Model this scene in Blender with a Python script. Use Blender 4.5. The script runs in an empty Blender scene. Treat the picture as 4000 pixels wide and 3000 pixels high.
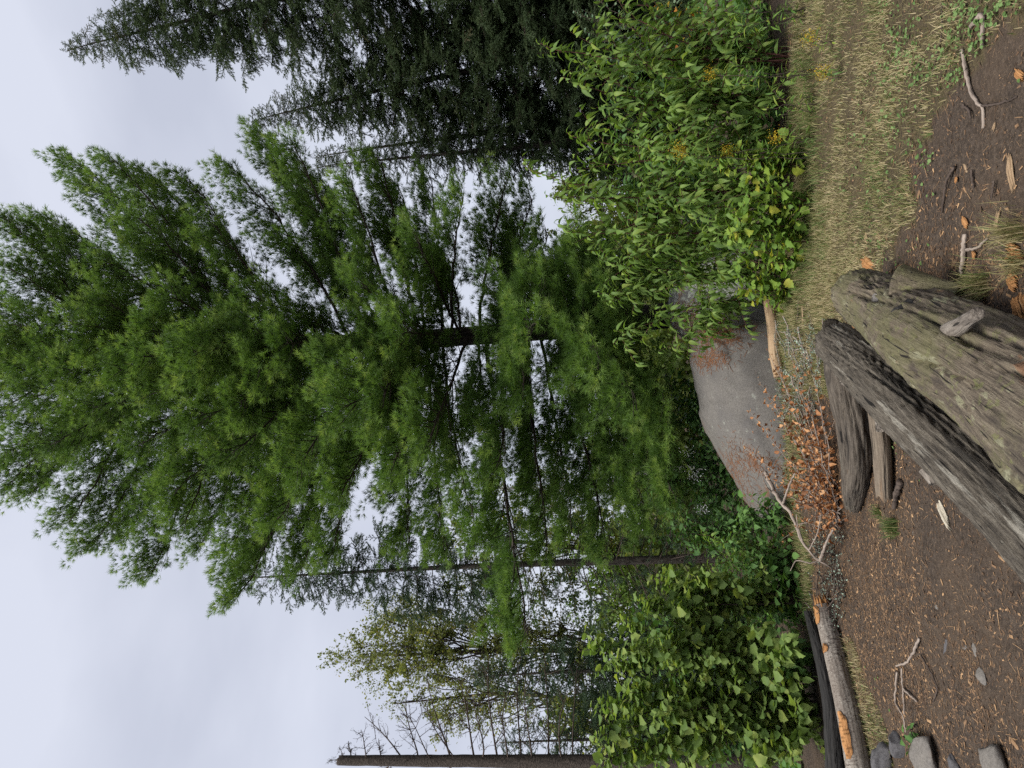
import bpy, math, random
import numpy as np
from mathutils import Vector, Matrix

random.seed(11)
rng = np.random.default_rng(11)
sc = bpy.context.scene
COL = sc.collection
S = 4000.0 / 2212.0

# ------------------------------------------------------------------ camera
# the photograph is a portrait frame lying on its side: world up points to the left of the picture
CAM = np.array([0.0, 0.0, 1.6])
FPX = 2770.0
PITCH, ROLL = math.radians(10.0), math.radians(3.5)
fw = np.array([0, math.cos(PITCH), math.sin(PITCH)])
r0_ = np.array([1.0, 0, 0]); u0_ = np.cross(r0_, fw)
RT = r0_ * math.cos(ROLL) + u0_ * (-math.sin(ROLL))
UP = np.cross(RT, fw)
cam = bpy.data.cameras.new('camera'); cam.sensor_width = 36.0; cam.lens = 36.0 * FPX / 4000.0
cam.clip_start = 0.05; cam.clip_end = 2000
camo = bpy.data.objects.new('camera', cam); COL.objects.link(camo)
M = Matrix.Identity(4)
for i in range(3):
    M[i][0] = -UP[i]; M[i][1] = RT[i]; M[i][2] = -fw[i]; M[i][3] = CAM[i]
camo.matrix_world = M
sc.camera = camo

# ------------------------------------------------------------------ sky, sun, exposure
SUN_EL, SUN_AZ = math.radians(64), math.radians(205)      # azimuth from +Y clockwise: behind the viewer
w = bpy.data.worlds.new('World'); sc.world = w; w.use_nodes = True
nt = w.node_tree; nt.nodes.clear()
out = nt.nodes.new('ShaderNodeOutputWorld'); bg = nt.nodes.new('ShaderNodeBackground')
sky = nt.nodes.new('ShaderNodeTexSky'); sky.sky_type = 'NISHITA'; sky.sun_disc = False
sky.sun_elevation = SUN_EL; sky.sun_rotation = SUN_AZ
tc = nt.nodes.new('ShaderNodeTexCoord'); mp = nt.nodes.new('ShaderNodeMapping')
mp.inputs['Scale'].default_value = (1.0, 1.0, 2.6)
nz = nt.nodes.new('ShaderNodeTexNoise'); nz.inputs['Scale'].default_value = 2.3; nz.inputs['Detail'].default_value = 5
nz.inputs['Roughness'].default_value = 0.45
rp = nt.nodes.new('ShaderNodeValToRGB')
rp.color_ramp.elements[0].position = 0.36; rp.color_ramp.elements[0].color = (2.50, 2.64, 3.12, 1)
rp.color_ramp.elements[1].position = 0.64; rp.color_ramp.elements[1].color = (3.20, 3.34, 3.82, 1)
mx = nt.nodes.new('ShaderNodeMix'); mx.data_type = 'RGBA'; mx.inputs[0].default_value = 0.95
bg.inputs['Strength'].default_value = 0.06
nt.links.new(tc.outputs['Generated'], mp.inputs['Vector']); nt.links.new(mp.outputs[0], nz.inputs['Vector'])
nt.links.new(nz.outputs['Fac'], rp.inputs[0]); nt.links.new(sky.outputs[0], mx.inputs[6])
nt.links.new(rp.outputs[0], mx.inputs[7]); nt.links.new(mx.outputs[2], bg.inputs['Color'])
nt.links.new(bg.outputs[0], out.inputs[0])
sun = bpy.data.lights.new('sun', 'SUN'); sun.energy = 1.5; sun.angle = math.radians(38); sun.color = (1.0, 0.97, 0.92)
suno = bpy.data.objects.new('sun', sun); COL.objects.link(suno)
sd = Vector((math.sin(SUN_AZ) * math.cos(SUN_EL), math.cos(SUN_AZ) * math.cos(SUN_EL), math.sin(SUN_EL)))
suno.rotation_euler = (-sd).to_track_quat('-Z', 'Y').to_euler()
suno.location = (-4, -8, 14)
vs = sc.view_settings; vs.view_transform = 'Standard'; vs.look = 'None'; vs.gamma = 1.0; vs.use_curve_mapping = False
vs.exposure = 1.95
cy = sc.cycles
cy.use_denoising = False
cy.use_adaptive_sampling = True; cy.adaptive_threshold = 0.02
cy.max_bounces = 4; cy.diffuse_bounces = 3; cy.glossy_bounces = 2; cy.transmission_bounces = 3; cy.transparent_max_bounces = 4

# ------------------------------------------------------------------ helpers: projection
def ray(x, y):
    return fw + RT * ((1500.0 - y) / FPX) - UP * ((x - 2000.0) / FPX)
def at(x, y, Y):                       # point on a photo pixel at world depth Y
    d = ray(x, y); return CAM + d * (Y / d[1])
def onz(x, y, z=0.0):                  # point on a photo pixel at height z
    d = ray(x, y); return CAM + d * ((z - CAM[2]) / d[2])
def proj(P):
    P = np.atleast_2d(P) - CAM
    dz = P @ fw
    return 2000 - (P @ UP) / dz * FPX, 1500 - (P @ RT) / dz * FPX, dz
def nrm(a):
    a = np.asarray(a, float)
    return a / np.maximum(np.linalg.norm(a, axis=-1, keepdims=True), 1e-9)

# ------------------------------------------------------------------ helpers: noise
def vnoise(P, seed=0):
    P = np.asarray(P, float); i = np.floor(P).astype(np.int64); f = P - i; f = f * f * (3 - 2 * f)
    def h(ix, iy, iz):
        n = (ix * 73856093 ^ iy * 19349663 ^ iz * 83492791 ^ (seed * 2654435 + 97)) & 0xffffffff
        n = ((n ^ (n >> 13)) * 1274126177) & 0xffffffff
        n = ((n ^ (n >> 15)) * 668265263) & 0xffffffff
        return ((n ^ (n >> 16)) & 0xffff) / 65535.0
    x, y, z = i[..., 0], i[..., 1], i[..., 2]; fx, fy, fz = f[..., 0], f[..., 1], f[..., 2]
    def lx(yy, zz): return h(x, yy, zz) * (1 - fx) + h(x + 1, yy, zz) * fx
    a = lx(y, z) * (1 - fy) + lx(y + 1, z) * fy
    b = lx(y, z + 1) * (1 - fy) + lx(y + 1, z + 1) * fy
    return a * (1 - fz) + b * fz
def fbm(P, seed=0, octs=4, gain=0.5):
    s = 0; a = 1; tot = 0; P = np.asarray(P, float)
    for k in range(octs):
        s = s + a * vnoise(P * (2.03 ** k) + 17.3 * k, seed + k); tot += a; a *= gain
    return s / tot

# ------------------------------------------------------------------ helpers: objects and meshes
ORG = {}
def tag(o, label=None, cat=None, group=None, kind=None):
    if label: o['label'] = label
    if cat: o['category'] = cat
    if group: o['group'] = group
    if kind: o['kind'] = kind
    return o
def thing(name, loc, label, cat, group=None):
    o = bpy.data.objects.new(name, None); COL.objects.link(o); o.location = tuple(loc)
    o.empty_display_size = 0.2
    ORG[o] = np.array(loc, float)
    return tag(o, label, cat, group)
def mesh(name, V, F, mat, t=None, lc=None, smooth=False, ids=None):
    V = np.asarray(V, np.float32); F = np.asarray(F, np.int32)
    me = bpy.data.meshes.new(name); k = F.shape[1]; n = len(F)
    me.vertices.add(len(V)); me.vertices.foreach_set('co', V.ravel())
    me.loops.add(n * k); me.loops.foreach_set('vertex_index', F.ravel())
    me.polygons.add(n); me.polygons.foreach_set('loop_start', np.arange(0, n * k, k, dtype=np.int32))
    if smooth: me.polygons.foreach_set('use_smooth', np.ones(n, dtype=bool))
    if isinstance(mat, (list, tuple)):
        for m in mat: me.materials.append(m)
        if ids is not None: me.polygons.foreach_set('material_index', np.asarray(ids, np.int32))
    else: me.materials.append(mat)
    if t is not None:
        t = np.asarray(t, np.float32)
        a = me.attributes.new('t', 'FLOAT', 'FACE' if len(t) == n and len(t) != len(V) else 'POINT')
        a.data.foreach_set('value', t)
    if lc is not None:
        a = me.attributes.new('lc', 'FLOAT_VECTOR', 'POINT'); a.data.foreach_set('vector', np.asarray(lc, np.float32).ravel())
    me.update(calc_edges=True)
    return me
def obj(name, me, parent=None):
    o = bpy.data.objects.new(name, me); COL.objects.link(o)
    if parent is not None: o.parent = parent
    return o
def part(name, root, V, F, mat, parent=None, t=None, lc=None, smooth=False, kind=None, label=None):
    """mesh in world coordinates made a child of root (or of root's part)"""
    o = obj(name, mesh(name, np.asarray(V) - ORG[root], F, mat, t, lc, smooth), parent or root)
    if kind: o['kind'] = kind
    if label: o['label'] = label
    return o
def solo(name, V, F, mat, label, cat, group=None, t=None, lc=None, smooth=False, kind=None):
    V = np.asarray(V); c = np.array([V[:, 0].mean(), V[:, 1].mean(), V[:, 2].min()])
    o = obj(name, mesh(name, V - c, F, mat, t, lc, smooth)); o.location = tuple(c)
    return tag(o, label, cat, group, kind)
class Acc:
    def __init__(s): s.V = []; s.F = []; s.T = []; s.L = []; s.n = 0
    def add(s, V, F, t=0.5, lc=None):
        V = np.asarray(V); F = np.asarray(F)
        s.V.append(V); s.F.append(F + s.n); s.n += len(V)
        s.T.append(np.broadcast_to(np.asarray(t, float), (len(F),)) if np.ndim(t) < 2 else t)
        s.L.append(lc if lc is not None else V * 1.0)
    def get(s): return np.concatenate(s.V), np.concatenate(s.F), np.concatenate(s.T), np.concatenate(s.L)
def join_part(name, root, acc, mat, parent=None, smooth=False, kind=None, label=None):
    V, F, T, L = acc.get()
    return part(name, root, V, F, mat, parent, T, L, smooth, kind, label)

def resample(P, n):
    P = np.asarray(P, float); d = np.r_[0, np.cumsum(np.linalg.norm(np.diff(P, axis=0), axis=1))]
    s = np.linspace(0, d[-1], n)
    return np.stack([np.interp(s, d, P[:, k]) for k in range(3)], 1), s
def smooth_path(P, n):
    """Catmull-Rom through the points"""
    P = np.asarray(P, float)
    Q = np.vstack([2 * P[0] - P[1], P, 2 * P[-1] - P[-2]]); o = []
    for i in range(1, len(Q) - 2):
        a, b, c, d = Q[i - 1:i + 3]
        for tt in np.linspace(0, 1, 12, endpoint=False):
            o.append(.5 * ((2 * b) + (-a + c) * tt + (2 * a - 5 * b + 4 * c - d) * tt ** 2 + (-a + 3 * b - 3 * c + d) * tt ** 3))
    o.append(P[-1])
    return resample(np.array(o), n)[0]
def bez(a, b, c, d, n):
    t = np.linspace(0, 1, n)[:, None]
    return (1 - t) ** 3 * a + 3 * (1 - t) ** 2 * t * b + 3 * (1 - t) * t ** 2 * c + t ** 3 * d
def frames(P):
    T = nrm(np.gradient(P, axis=0)); N = np.zeros_like(T)
    a = np.array([0, 0, 1.0]) if abs(T[0][2]) < 0.9 else np.array([1.0, 0, 0])
    n = nrm(a - T[0] * (a @ T[0]))
    for i in range(len(T)):
        n = nrm(n - T[i] * (n @ T[i])); N[i] = n
    return T, N, np.cross(T, N)
def grid_faces(nr, ns, flip=False):
    i = np.arange(nr - 1)[:, None] * ns; j = np.arange(ns)[None]; k = (j + 1) % ns
    q = np.stack([i + j, i + k, i + ns + k, i + ns + j], -1).reshape(-1, 4)
    return np.concatenate([q[:, [0, 1, 2]], q[:, [0, 2, 3]]])
def tube(P, r, segs=6, cap=True):
    P = np.asarray(P, float); n = len(P); r = np.broadcast_to(np.asarray(r, float), (n,))
    T, N, B = frames(P); a = np.linspace(0, 2 * math.pi, segs, endpoint=False)
    V = P[:, None] + r[:, None, None] * (np.cos(a)[None, :, None] * N[:, None] + np.sin(a)[None, :, None] * B[:, None])
    s = np.r_[0, np.cumsum(np.linalg.norm(np.diff(P, axis=0), axis=1))]
    lc = np.stack([np.cos(a)[None] * r[:, None], np.sin(a)[None] * r[:, None], np.repeat(s[:, None], segs, 1)], -1).reshape(-1, 3)
    F = grid_faces(n, segs); V = V.reshape(-1, 3)
    if cap:
        m = len(V); V = np.vstack([V, P[0], P[-1]]); lc = np.vstack([lc, [0, 0, s[0]], [0, 0, s[-1]]])
        j = np.arange(segs); k = (j + 1) % segs; e = (n - 1) * segs
        F = np.vstack([F, np.stack([np.full(segs, m), k, j], 1), np.stack([np.full(segs, m + 1), e + j, e + k], 1)])
    return V, F, lc
def log_mesh(path, radii, rings=160, segs=64, rough=.06, grain=.05, crack=.06, seed=1, jag0=0., jag1=0., oval=1., gf=9.):
    """a weathered log: long grain ridges, drying cracks and broken ends are real relief"""
    path = smooth_path(path, rings); T, N, B = frames(path)
    s = np.r_[0, np.cumsum(np.linalg.norm(np.diff(path, axis=0), axis=1))]
    R = np.interp(np.linspace(0, 1, rings), np.linspace(0, 1, len(radii)), radii)
    a = np.linspace(0, 2 * math.pi, segs, endpoint=False)
    A, SS = np.meshgrid(a, s); RR = np.repeat(R[:, None], segs, 1)
    c = np.stack([np.cos(A), np.sin(A), SS], -1)
    low = fbm(c * [1.3, 1.3, 1.6], seed, 3) - .5
    tw = SS * .35
    g = np.stack([np.cos(A + tw) * gf, np.sin(A + tw) * gf, SS * 1.3], -1)
    gr = fbm(g, seed + 5, 3) - .5 + .8 * (vnoise(g * [2.7, 2.7, 1.6], seed + 6) - .5)
    kn = np.abs(vnoise(c * [2.6, 2.6, 2.2], seed + 15) - .5) * 2; low = low + .16 * (kn - .5)
    ck = np.abs(vnoise(np.stack([np.cos(A + tw) * gf * .55, np.sin(A + tw) * gf * .55, SS * .8], -1), seed + 9) - .5)
    ck = np.clip(1 - ck / .045, 0, 1) * (vnoise(c * [2, 2, 1.2], seed + 12) > .42)
    r = RR * (1 + rough * 2 * low + grain * 2 * gr - crack * ck)
    V = path[:, None] + r[..., None] * (np.cos(A)[..., None] * N[:, None] * oval + np.sin(A)[..., None] * B[:, None])
    if jag0 or jag1:
        jn = fbm(np.stack([np.cos(a) * 3.5, np.sin(a) * 3.5, a * 0], -1), seed + 3, 3)
        L = s[-1]; f0 = np.clip(1 - s / (L * .12), 0, 1)[:, None] * (jn * jag0)[None]
        f1 = np.clip(1 - (L - s) / (L * .12), 0, 1)[:, None] * (jn * jag1)[None]
        V = V - (f1 - f0)[..., None] * T[:, None]
    V = V.reshape(-1, 3); lc = np.stack([np.cos(A) * RR, np.sin(A) * RR, SS], -1).reshape(-1, 3)
    F = grid_faces(rings, segs)
    for end, ring in ((0, 0), (1, rings - 1)):      # hollowed end caps
        o = V[ring * segs:(ring + 1) * segs]; cc = o.mean(0); d = T[0] if end == 0 else -T[-1]
        inn = cc + (o - cc) * .55 + d * R[ring] * .12
        b = len(V); V = np.vstack([V, inn, cc + d * R[ring] * .2])
        lc = np.vstack([lc, lc[ring * segs:(ring + 1) * segs] * [.55, .55, 1], [[0, 0, s[ring]]]])
        j = np.arange(segs); k = (j + 1) % segs; q = ring * segs
        f = np.vstack([np.stack([q + j, b + j, b + k], 1), np.stack([q + j, b + k, q + k], 1), np.stack([b + j, np.full(segs, b + segs), b + k], 1)])
        F = np.vstack([F, f if end == 0 else f[:, ::-1]])
    return V, F, lc
def rots(d, n):
    """rotation matrices with local Y along d and local Z towards n"""
    Y = nrm(d); Z = nrm(n - (n * Y).sum(-1, keepdims=True) * Y); X = np.cross(Y, Z)
    return np.stack([X, Y, Z], -1)
def inst(V0, F0, pos, rot, scale):
    N = len(pos); V = np.einsum('nij,vj->nvi', rot, V0) * np.asarray(scale).reshape(-1, 1, 1) + pos[:, None]
    F = F0[None] + (np.arange(N) * len(V0))[:, None, None]
    return V.reshape(-1, 3), F.reshape(-1, F0.shape[1])
def rnd_dir(n): return nrm(rng.normal(size=(n, 3)))

class Sticks:
    """many thin twigs in one mesh, built in one go"""
    def __init__(s): s.b = {}
    def add(s, P, r):
        s.b.setdefault(len(P), ([], [])); s.b[len(P)][0].append(P); s.b[len(P)][1].append(r)
    def acc(s, segs=3):
        A = Acc()
        for k, (Ps, rs) in s.b.items():
            P = np.array(Ps, float); r = np.array(rs, float); n = len(P)
            ax = nrm(P[:, -1] - P[:, 0]); h = np.where(np.abs(ax[:, 2:3]) < .9, [[0, 0, 1.]], [[1., 0, 0]])
            X = nrm(np.cross(ax, h)); Y = np.cross(ax, X); a = np.linspace(0, 2 * math.pi, segs, endpoint=False)
            ring = np.cos(a)[None, :, None] * X[:, None] + np.sin(a)[None, :, None] * Y[:, None]
            V = P[:, :, None] + r[:, :, None, None] * ring[:, None]
            F0 = grid_faces(k, segs); F = F0[None] + (np.arange(n) * k * segs)[:, None, None]
            d = np.concatenate([np.zeros((n, 1)), np.cumsum(np.linalg.norm(np.diff(P, axis=1), axis=2), 1)], 1)
            lc = np.stack([np.broadcast_to(np.cos(a), (n, k, segs)) * .02, np.broadcast_to(np.sin(a), (n, k, segs)) * .02, np.broadcast_to(d[..., None], (n, k, segs))], -1)
            A.add(V.reshape(-1, 3), F.reshape(-1, 3), .5, lc.reshape(-1, 3))
        return A
def euler_of(R):
    y = np.arcsin(np.clip(-R[:, 2, 0], -1, 1)); return np.stack([np.arctan2(R[:, 2, 1], R[:, 2, 2]), y, np.arctan2(R[:, 1, 0], R[:, 0, 0])], 1)
def scatter_group(name, protos, mat):
    """node group that puts a random one of the small prototype meshes on every vertex (foliage only)"""
    g = bpy.data.node_groups.new(name, 'GeometryNodeTree')
    g.interface.new_socket('Geometry', in_out='INPUT', socket_type='NodeSocketGeometry'); g.interface.new_socket('Geometry', in_out='OUTPUT', socket_type='NodeSocketGeometry')
    N, L = g.nodes, g.links; gi = N.new('NodeGroupInput'); go_ = N.new('NodeGroupOutput')
    j = N.new('GeometryNodeJoinGeometry'); ip = N.new('GeometryNodeInstanceOnPoints'); ip.inputs['Pick Instance'].default_value = True
    for k, (V, F) in reversed(list(enumerate(protos))):
        o = bpy.data.objects.new(name + '_shoot', mesh(name + '_shoot', V, F, mat))
        oi = N.new('GeometryNodeObjectInfo'); oi.inputs['Object'].default_value = o; oi.transform_space = 'ORIGINAL'
        gt = N.new('GeometryNodeGeometryToInstance'); L.new(oi.outputs['Geometry'], gt.inputs[0]); L.new(gt.outputs[0], j.inputs[0])
    def att(nm, ty):
        a = N.new('GeometryNodeInputNamedAttribute'); a.data_type = ty; a.inputs['Name'].default_value = nm; return a.outputs['Attribute']
    e = N.new('FunctionNodeEulerToRotation'); L.new(att('rot', 'FLOAT_VECTOR'), e.inputs[0])
    L.new(gi.outputs[0], ip.inputs['Points']); L.new(j.outputs[0], ip.inputs['Instance']); L.new(att('pick', 'INT'), ip.inputs['Instance Index'])
    L.new(e.outputs[0], ip.inputs['Rotation']); L.new(att('siz', 'FLOAT'), ip.inputs['Scale']); L.new(ip.outputs[0], go_.inputs[0])
    return g, len(protos)
def scatter_part(name, root, parent, pos, d, up, size, t, grp):
    pos = np.array(pos); R = rots(np.array(d), np.array(up)); n = len(pos)
    me = bpy.data.meshes.new(name); me.vertices.add(n); me.vertices.foreach_set('co', (pos - ORG[root]).astype(np.float32).ravel())
    for nm, ty, ky, dat in (('rot', 'FLOAT_VECTOR', 'vector', euler_of(R).ravel()), ('siz', 'FLOAT', 'value', size), ('t', 'FLOAT', 'value', t)):
        me.attributes.new(nm, ty, 'POINT').data.foreach_set(ky, np.asarray(dat, np.float32))
    me.attributes.new('pick', 'INT', 'POINT').data.foreach_set('value', rng.integers(0, grp[1], n).astype(np.int32))
    o = obj(name, me, parent or root); o['kind'] = 'stuff'
    md = o.modifiers.new('scatter', 'NODES'); md.node_group = grp[0]
    return o

# ------------------------------------------------------------------ materials
def newmat(name):
    m = bpy.data.materials.new(name); m.use_nodes = True; m.node_tree.nodes.clear()
    return m, m.node_tree.nodes, m.node_tree.links
def ramp(N, stops, interp='LINEAR'):
    r = N.new('ShaderNodeValToRGB'); e = r.color_ramp.elements; r.color_ramp.interpolation = interp
    while len(e) < len(stops): e.new(.5)
    for k, (p, c) in enumerate(stops):
        e[k].position = p; e[k].color = (*c, 1) if len(c) == 3 else c
    return r
def noise(N, L, vec, scale, detail=4, rough=.55, stretch=None):
    n = N.new('ShaderNodeTexNoise'); n.inputs['Scale'].default_value = scale; n.inputs['Detail'].default_value = detail
    n.inputs['Roughness'].default_value = rough
    if vec is not None:
        if stretch:
            mm = N.new('ShaderNodeMapping'); mm.inputs['Scale'].default_value = stretch
            L.new(vec, mm.inputs['Vector']); vec = mm.outputs[0]
        L.new(vec, n.inputs['Vector'])
    return n.outputs['Fac']
def mixc(N, L, fac, a, b, mode='MIX'):
    m = N.new('ShaderNodeMix'); m.data_type = 'RGBA'; m.blend_type = mode
    for s, v in ((0, fac), (6, a), (7, b)):
        if isinstance(v, (int, float)): m.inputs[s].default_value = v
        elif isinstance(v, (tuple, list)): m.inputs[s].default_value = (*v, 1) if len(v) == 3 else v
        else: L.new(v, m.inputs[s])
    return m.outputs[2]
def thr(N, L, fac, lo, hi):
    m = N.new('ShaderNodeMapRange'); m.inputs['From Min'].default_value = lo; m.inputs['From Max'].default_value = hi
    m.interpolation_type = 'SMOOTHSTEP'; L.new(fac, m.inputs['Value']); return m.outputs[0]
def mul(N, L, a, b, op='MULTIPLY'):
    m = N.new('ShaderNodeMath'); m.operation = op
    for s, v in ((0, a), (1, b)):
        if isinstance(v, (int, float)): m.inputs[s].default_value = v
        else: L.new(v, m.inputs[s])
    return m.outputs[0]
def finish(m, N, L, col, rough=.85, bump=None, bstr=.4, bdist=.02, spec=.25):
    p = N.new('ShaderNodeBsdfPrincipled'); o = N.new('ShaderNodeOutputMaterial')
    if isinstance(col, (tuple, list)): p.inputs['Base Color'].default_value = (*col, 1)
    else: L.new(col, p.inputs['Base Color'])
    if isinstance(rough, (int, float)): p.inputs['Roughness'].default_value = rough
    else: L.new(rough, p.inputs['Roughness'])
    p.inputs['Specular IOR Level'].default_value = spec
    if bump is not None:
        b = N.new('ShaderNodeBump'); b.inputs['Strength'].default_value = bstr; b.inputs['Distance'].default_value = bdist
        L.new(bump, b.inputs['Height']); L.new(b.outputs[0], p.inputs['Normal'])
    L.new(p.outputs[0], o.inputs[0]); return m
def leaf_mat(name, stops, trans=.3, rough=.5, spec=.3, tmul=(1.2, 1.25, .6), inst=False):
    """leaf colour by the per-leaf value t, light passes through"""
    m, N, L = newmat(name)
    a = N.new('ShaderNodeAttribute'); a.attribute_name = 't'
    if inst: a.attribute_type = 'INSTANCER'
    g = N.new('ShaderNodeNewGeometry')
    nn = noise(N, L, g.outputs['Position'], 9.0, 2)
    f = mul(N, L, a.outputs['Fac'], mul(N, L, mul(N, L, nn, .5, 'SUBTRACT'), .35), 'ADD')
    r = ramp(N, stops); L.new(f, r.inputs[0])
    p = N.new('ShaderNodeBsdfPrincipled'); L.new(r.outputs[0], p.inputs['Base Color'])
    p.inputs['Roughness'].default_value = rough; p.inputs['Specular IOR Level'].default_value = spec
    t = N.new('ShaderNodeBsdfTranslucent')
    L.new(mixc(N, L, 1.0, r.outputs[0], (*tmul, 1), 'MULTIPLY'), t.inputs['Color'])
    x = N.new('ShaderNodeMixShader'); x.inputs[0].default_value = trans
    L.new(p.outputs[0], x.inputs[1]); L.new(t.outputs[0], x.inputs[2])
    o = N.new('ShaderNodeOutputMaterial'); L.new(x.outputs[0], o.inputs[0])
    return m
def wood_mat(name, dark, mid, light, patches=(), streak=1.0, fine=60., bstr=.6, rough=.85):
    """grain runs along the log (attribute lc = around, around, along)"""
    m, N, L = newmat(name)
    a = N.new('ShaderNodeAttribute'); a.attribute_name = 'lc'; v = a.outputs['Vector']
    g1 = noise(N, L, v, fine * 2.6, 5, .65, (1, 1, .05)); g2 = noise(N, L, v, fine * .7, 4, .65, (1, 1, .05)); g3 = noise(N, L, v, fine * .9, 3, .6, (1, 1, .035)); g4 = noise(N, L, v, 75, 4, .7)
    big = noise(N, L, v, 3.2, 4, .6, (1, 1, .6))
    f = mul(N, L, mul(N, L, g1, .5), mul(N, L, g2, .5), 'ADD')
    r = ramp(N, [(.36, dark), (.5, mid), (.66, light)]); L.new(f, r.inputs[0])
    col = mixc(N, L, thr(N, L, big, .35, .7), r.outputs[0], mixc(N, L, .55, r.outputs[0], mid), 'MIX')
    for k, (c, scale, lo, hi, st) in enumerate(patches):
        w_ = N.new('ShaderNodeVectorMath'); w_.operation = 'ADD'; w_.inputs[1].default_value = (k * 3.1 + 1, k * 1.7, k * 2.3)
        L.new(v, w_.inputs[0])
        pn = noise(N, L, w_.outputs[0], scale, 5, .65, st)
        col = mixc(N, L, thr(N, L, pn, lo, hi), col, mixc(N, L, .45, c, r.outputs[0], 'MIX'))
    col = mixc(N, L, mul(N, L, thr(N, L, g3, .62, .66), streak), col, tuple(c * .35 for c in dark))
    col = mixc(N, L, mul(N, L, thr(N, L, g4, .35, .75), .5), col, mixc(N, L, 1., col, (.6, .58, .55), 'MULTIPLY'))
    return finish(m, N, L, col, rough, mul(N, L, f, mul(N, L, g4, .4), 'ADD'), bstr, .02)
def bark_mat(name, c1, c2, c3=None, scale=24, stretch=(1, 1, .25), lich=None):
    m, N, L = newmat(name)
    a = N.new('ShaderNodeAttribute'); a.attribute_name = 'lc'; v = a.outputs['Vector']
    n1 = noise(N, L, v, scale, 5, .65, stretch)
    r = ramp(N, [(.35, c1), (.65, c2)]); L.new(n1, r.inputs[0]); col = r.outputs[0]
    if lich: col = mixc(N, L, thr(N, L, noise(N, L, v, 14, 4, .7), .55, .68), col, lich)
    return finish(m, N, L, col, .9, n1, .8, .02)

MAT = {}
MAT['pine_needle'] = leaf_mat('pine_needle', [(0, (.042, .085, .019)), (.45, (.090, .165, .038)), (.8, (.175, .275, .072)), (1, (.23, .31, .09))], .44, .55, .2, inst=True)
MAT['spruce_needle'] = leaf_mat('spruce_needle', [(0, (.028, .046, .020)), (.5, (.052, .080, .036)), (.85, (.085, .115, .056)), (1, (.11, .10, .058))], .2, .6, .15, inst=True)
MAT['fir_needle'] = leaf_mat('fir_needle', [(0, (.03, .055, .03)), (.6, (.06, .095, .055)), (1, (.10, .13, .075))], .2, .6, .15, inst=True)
MAT['cherry_leaf'] = leaf_mat('cherry_leaf', [(0, (.075, .135, .030)), (.55, (.140, .230, .052)), (.85, (.205, .295, .068)), (.97, (.27, .31, .06)), (1, (.32, .28, .05))], .44, .5, .2)
MAT['lobed_leaf'] = leaf_mat('lobed_leaf', [(0, (.08, .15, .03)), (.5, (.14, .235, .04)), (.8, (.22, .30, .045)), (.93, (.36, .33, .04)), (1, (.36, .17, .05))], .38, .55, .2)
MAT['hazel_leaf'] = leaf_mat('hazel_leaf', [(0, (.10, .165, .045)), (.5, (.165, .245, .068)), (.82, (.235, .310, .085)), (.95, (.29, .32, .07)), (1, (.40, .30, .04))], .44, .55, .18)
MAT['dogwood_leaf'] = leaf_mat('dogwood_leaf', [(0, (.055, .120, .035)), (.6, (.105, .205, .055)), (1, (.15, .26, .07))], .36, .55, .2)
MAT['aspen_leaf'] = leaf_mat('aspen_leaf', [(0, (.05, .10, .055)), (.7, (.10, .16, .09)), (1, (.14, .19, .10))], .25, .45, .35)
MAT['birch_leaf'] = leaf_mat('birch_leaf', [(0, (.065, .100, .024)), (.5, (.125, .165, .040)), (.85, (.22, .22, .06)), (1, (.30, .21, .05))], .42, .55, .18)
MAT['hazy_birch_leaf'] = leaf_mat('hazy_birch_leaf', [(0, (.10, .13, .045)), (.5, (.17, .195, .075)), (.85, (.26, .255, .095)), (1, (.32, .23, .08))], .42, .55, .15)  # birch leaf colour made paler, background haze put into the colour
MAT['goldenrod_leaf'] = leaf_mat('goldenrod_leaf', [(0, (.05, .12, .025)), (.6, (.11, .20, .035)), (1, (.22, .26, .04))], .3, .5, .3)
MAT['yellow_leaf'] = leaf_mat('yellow_leaf', [(0, (.24, .20, .03)), (.6, (.40, .30, .03)), (1, (.42, .16, .03))], .3, .5, .3)
MAT['flower_yellow'] = leaf_mat('flower_yellow', [(0, (.20, .13, .02)), (.6, (.42, .29, .02)), (1, (.55, .42, .04))], .2, .7, .1)
MAT['aster_white'] = leaf_mat('aster_white', [(0, (.5, .5, .52)), (1, (.75, .75, .78))], .2, .7, .1)
MAT['dead_leaf'] = leaf_mat('dead_leaf', [(0, (.13, .055, .024)), (.45, (.29, .125, .048)), (.8, (.42, .205, .085)), (1, (.50, .29, .14))], .25, .6, .25, (1.1, .9, .7))
MAT['grass'] = leaf_mat('grass', [(0, (.045, .090, .020)), (.35, (.11, .16, .045)), (.55, (.22, .20, .085)), (.8, (.32, .265, .14)), (1, (.43, .36, .21))], .25, .6, .2, (1.1, 1.1, .8))
MAT['clover'] = leaf_mat('clover', [(0, (.07, .13, .035)), (1, (.17, .26, .09))], .3, .55, .2)
MAT['chip'] = leaf_mat('chip', [(0, (.05, .032, .022)), (.4, (.15, .09, .05)), (.75, (.34, .21, .11)), (.92, (.52, .33, .17)), (1, (.56, .50, .42))], 0, .8, .2)
MAT['lichen'] = leaf_mat('lichen', [(0, (.12, .16, .12)), (1, (.34, .42, .33))], .15, .9, .1, (1, 1, 1))
MAT['twig'] = bark_mat('twig', (.035, .025, .02), (.10, .075, .06))
MAT['grey_twig'] = bark_mat('grey_twig', (.14, .11, .09), (.34, .28, .23))
MAT['cherry_stem'] = bark_mat('cherry_stem', (.035, .015, .012), (.12, .05, .04))
MAT['pine_bark'] = bark_mat('pine_bark', (.010, .008, .007), (.055, .044, .036), scale=16)
MAT['limb_bark'] = bark_mat('limb_bark', (.018, .014, .012), (.07, .056, .046), scale=30)
MAT['spruce_bark'] = bark_mat('spruce_bark', (.022, .018, .015), (.080, .068, .056), scale=22, lich=(.12, .13, .10))
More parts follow.
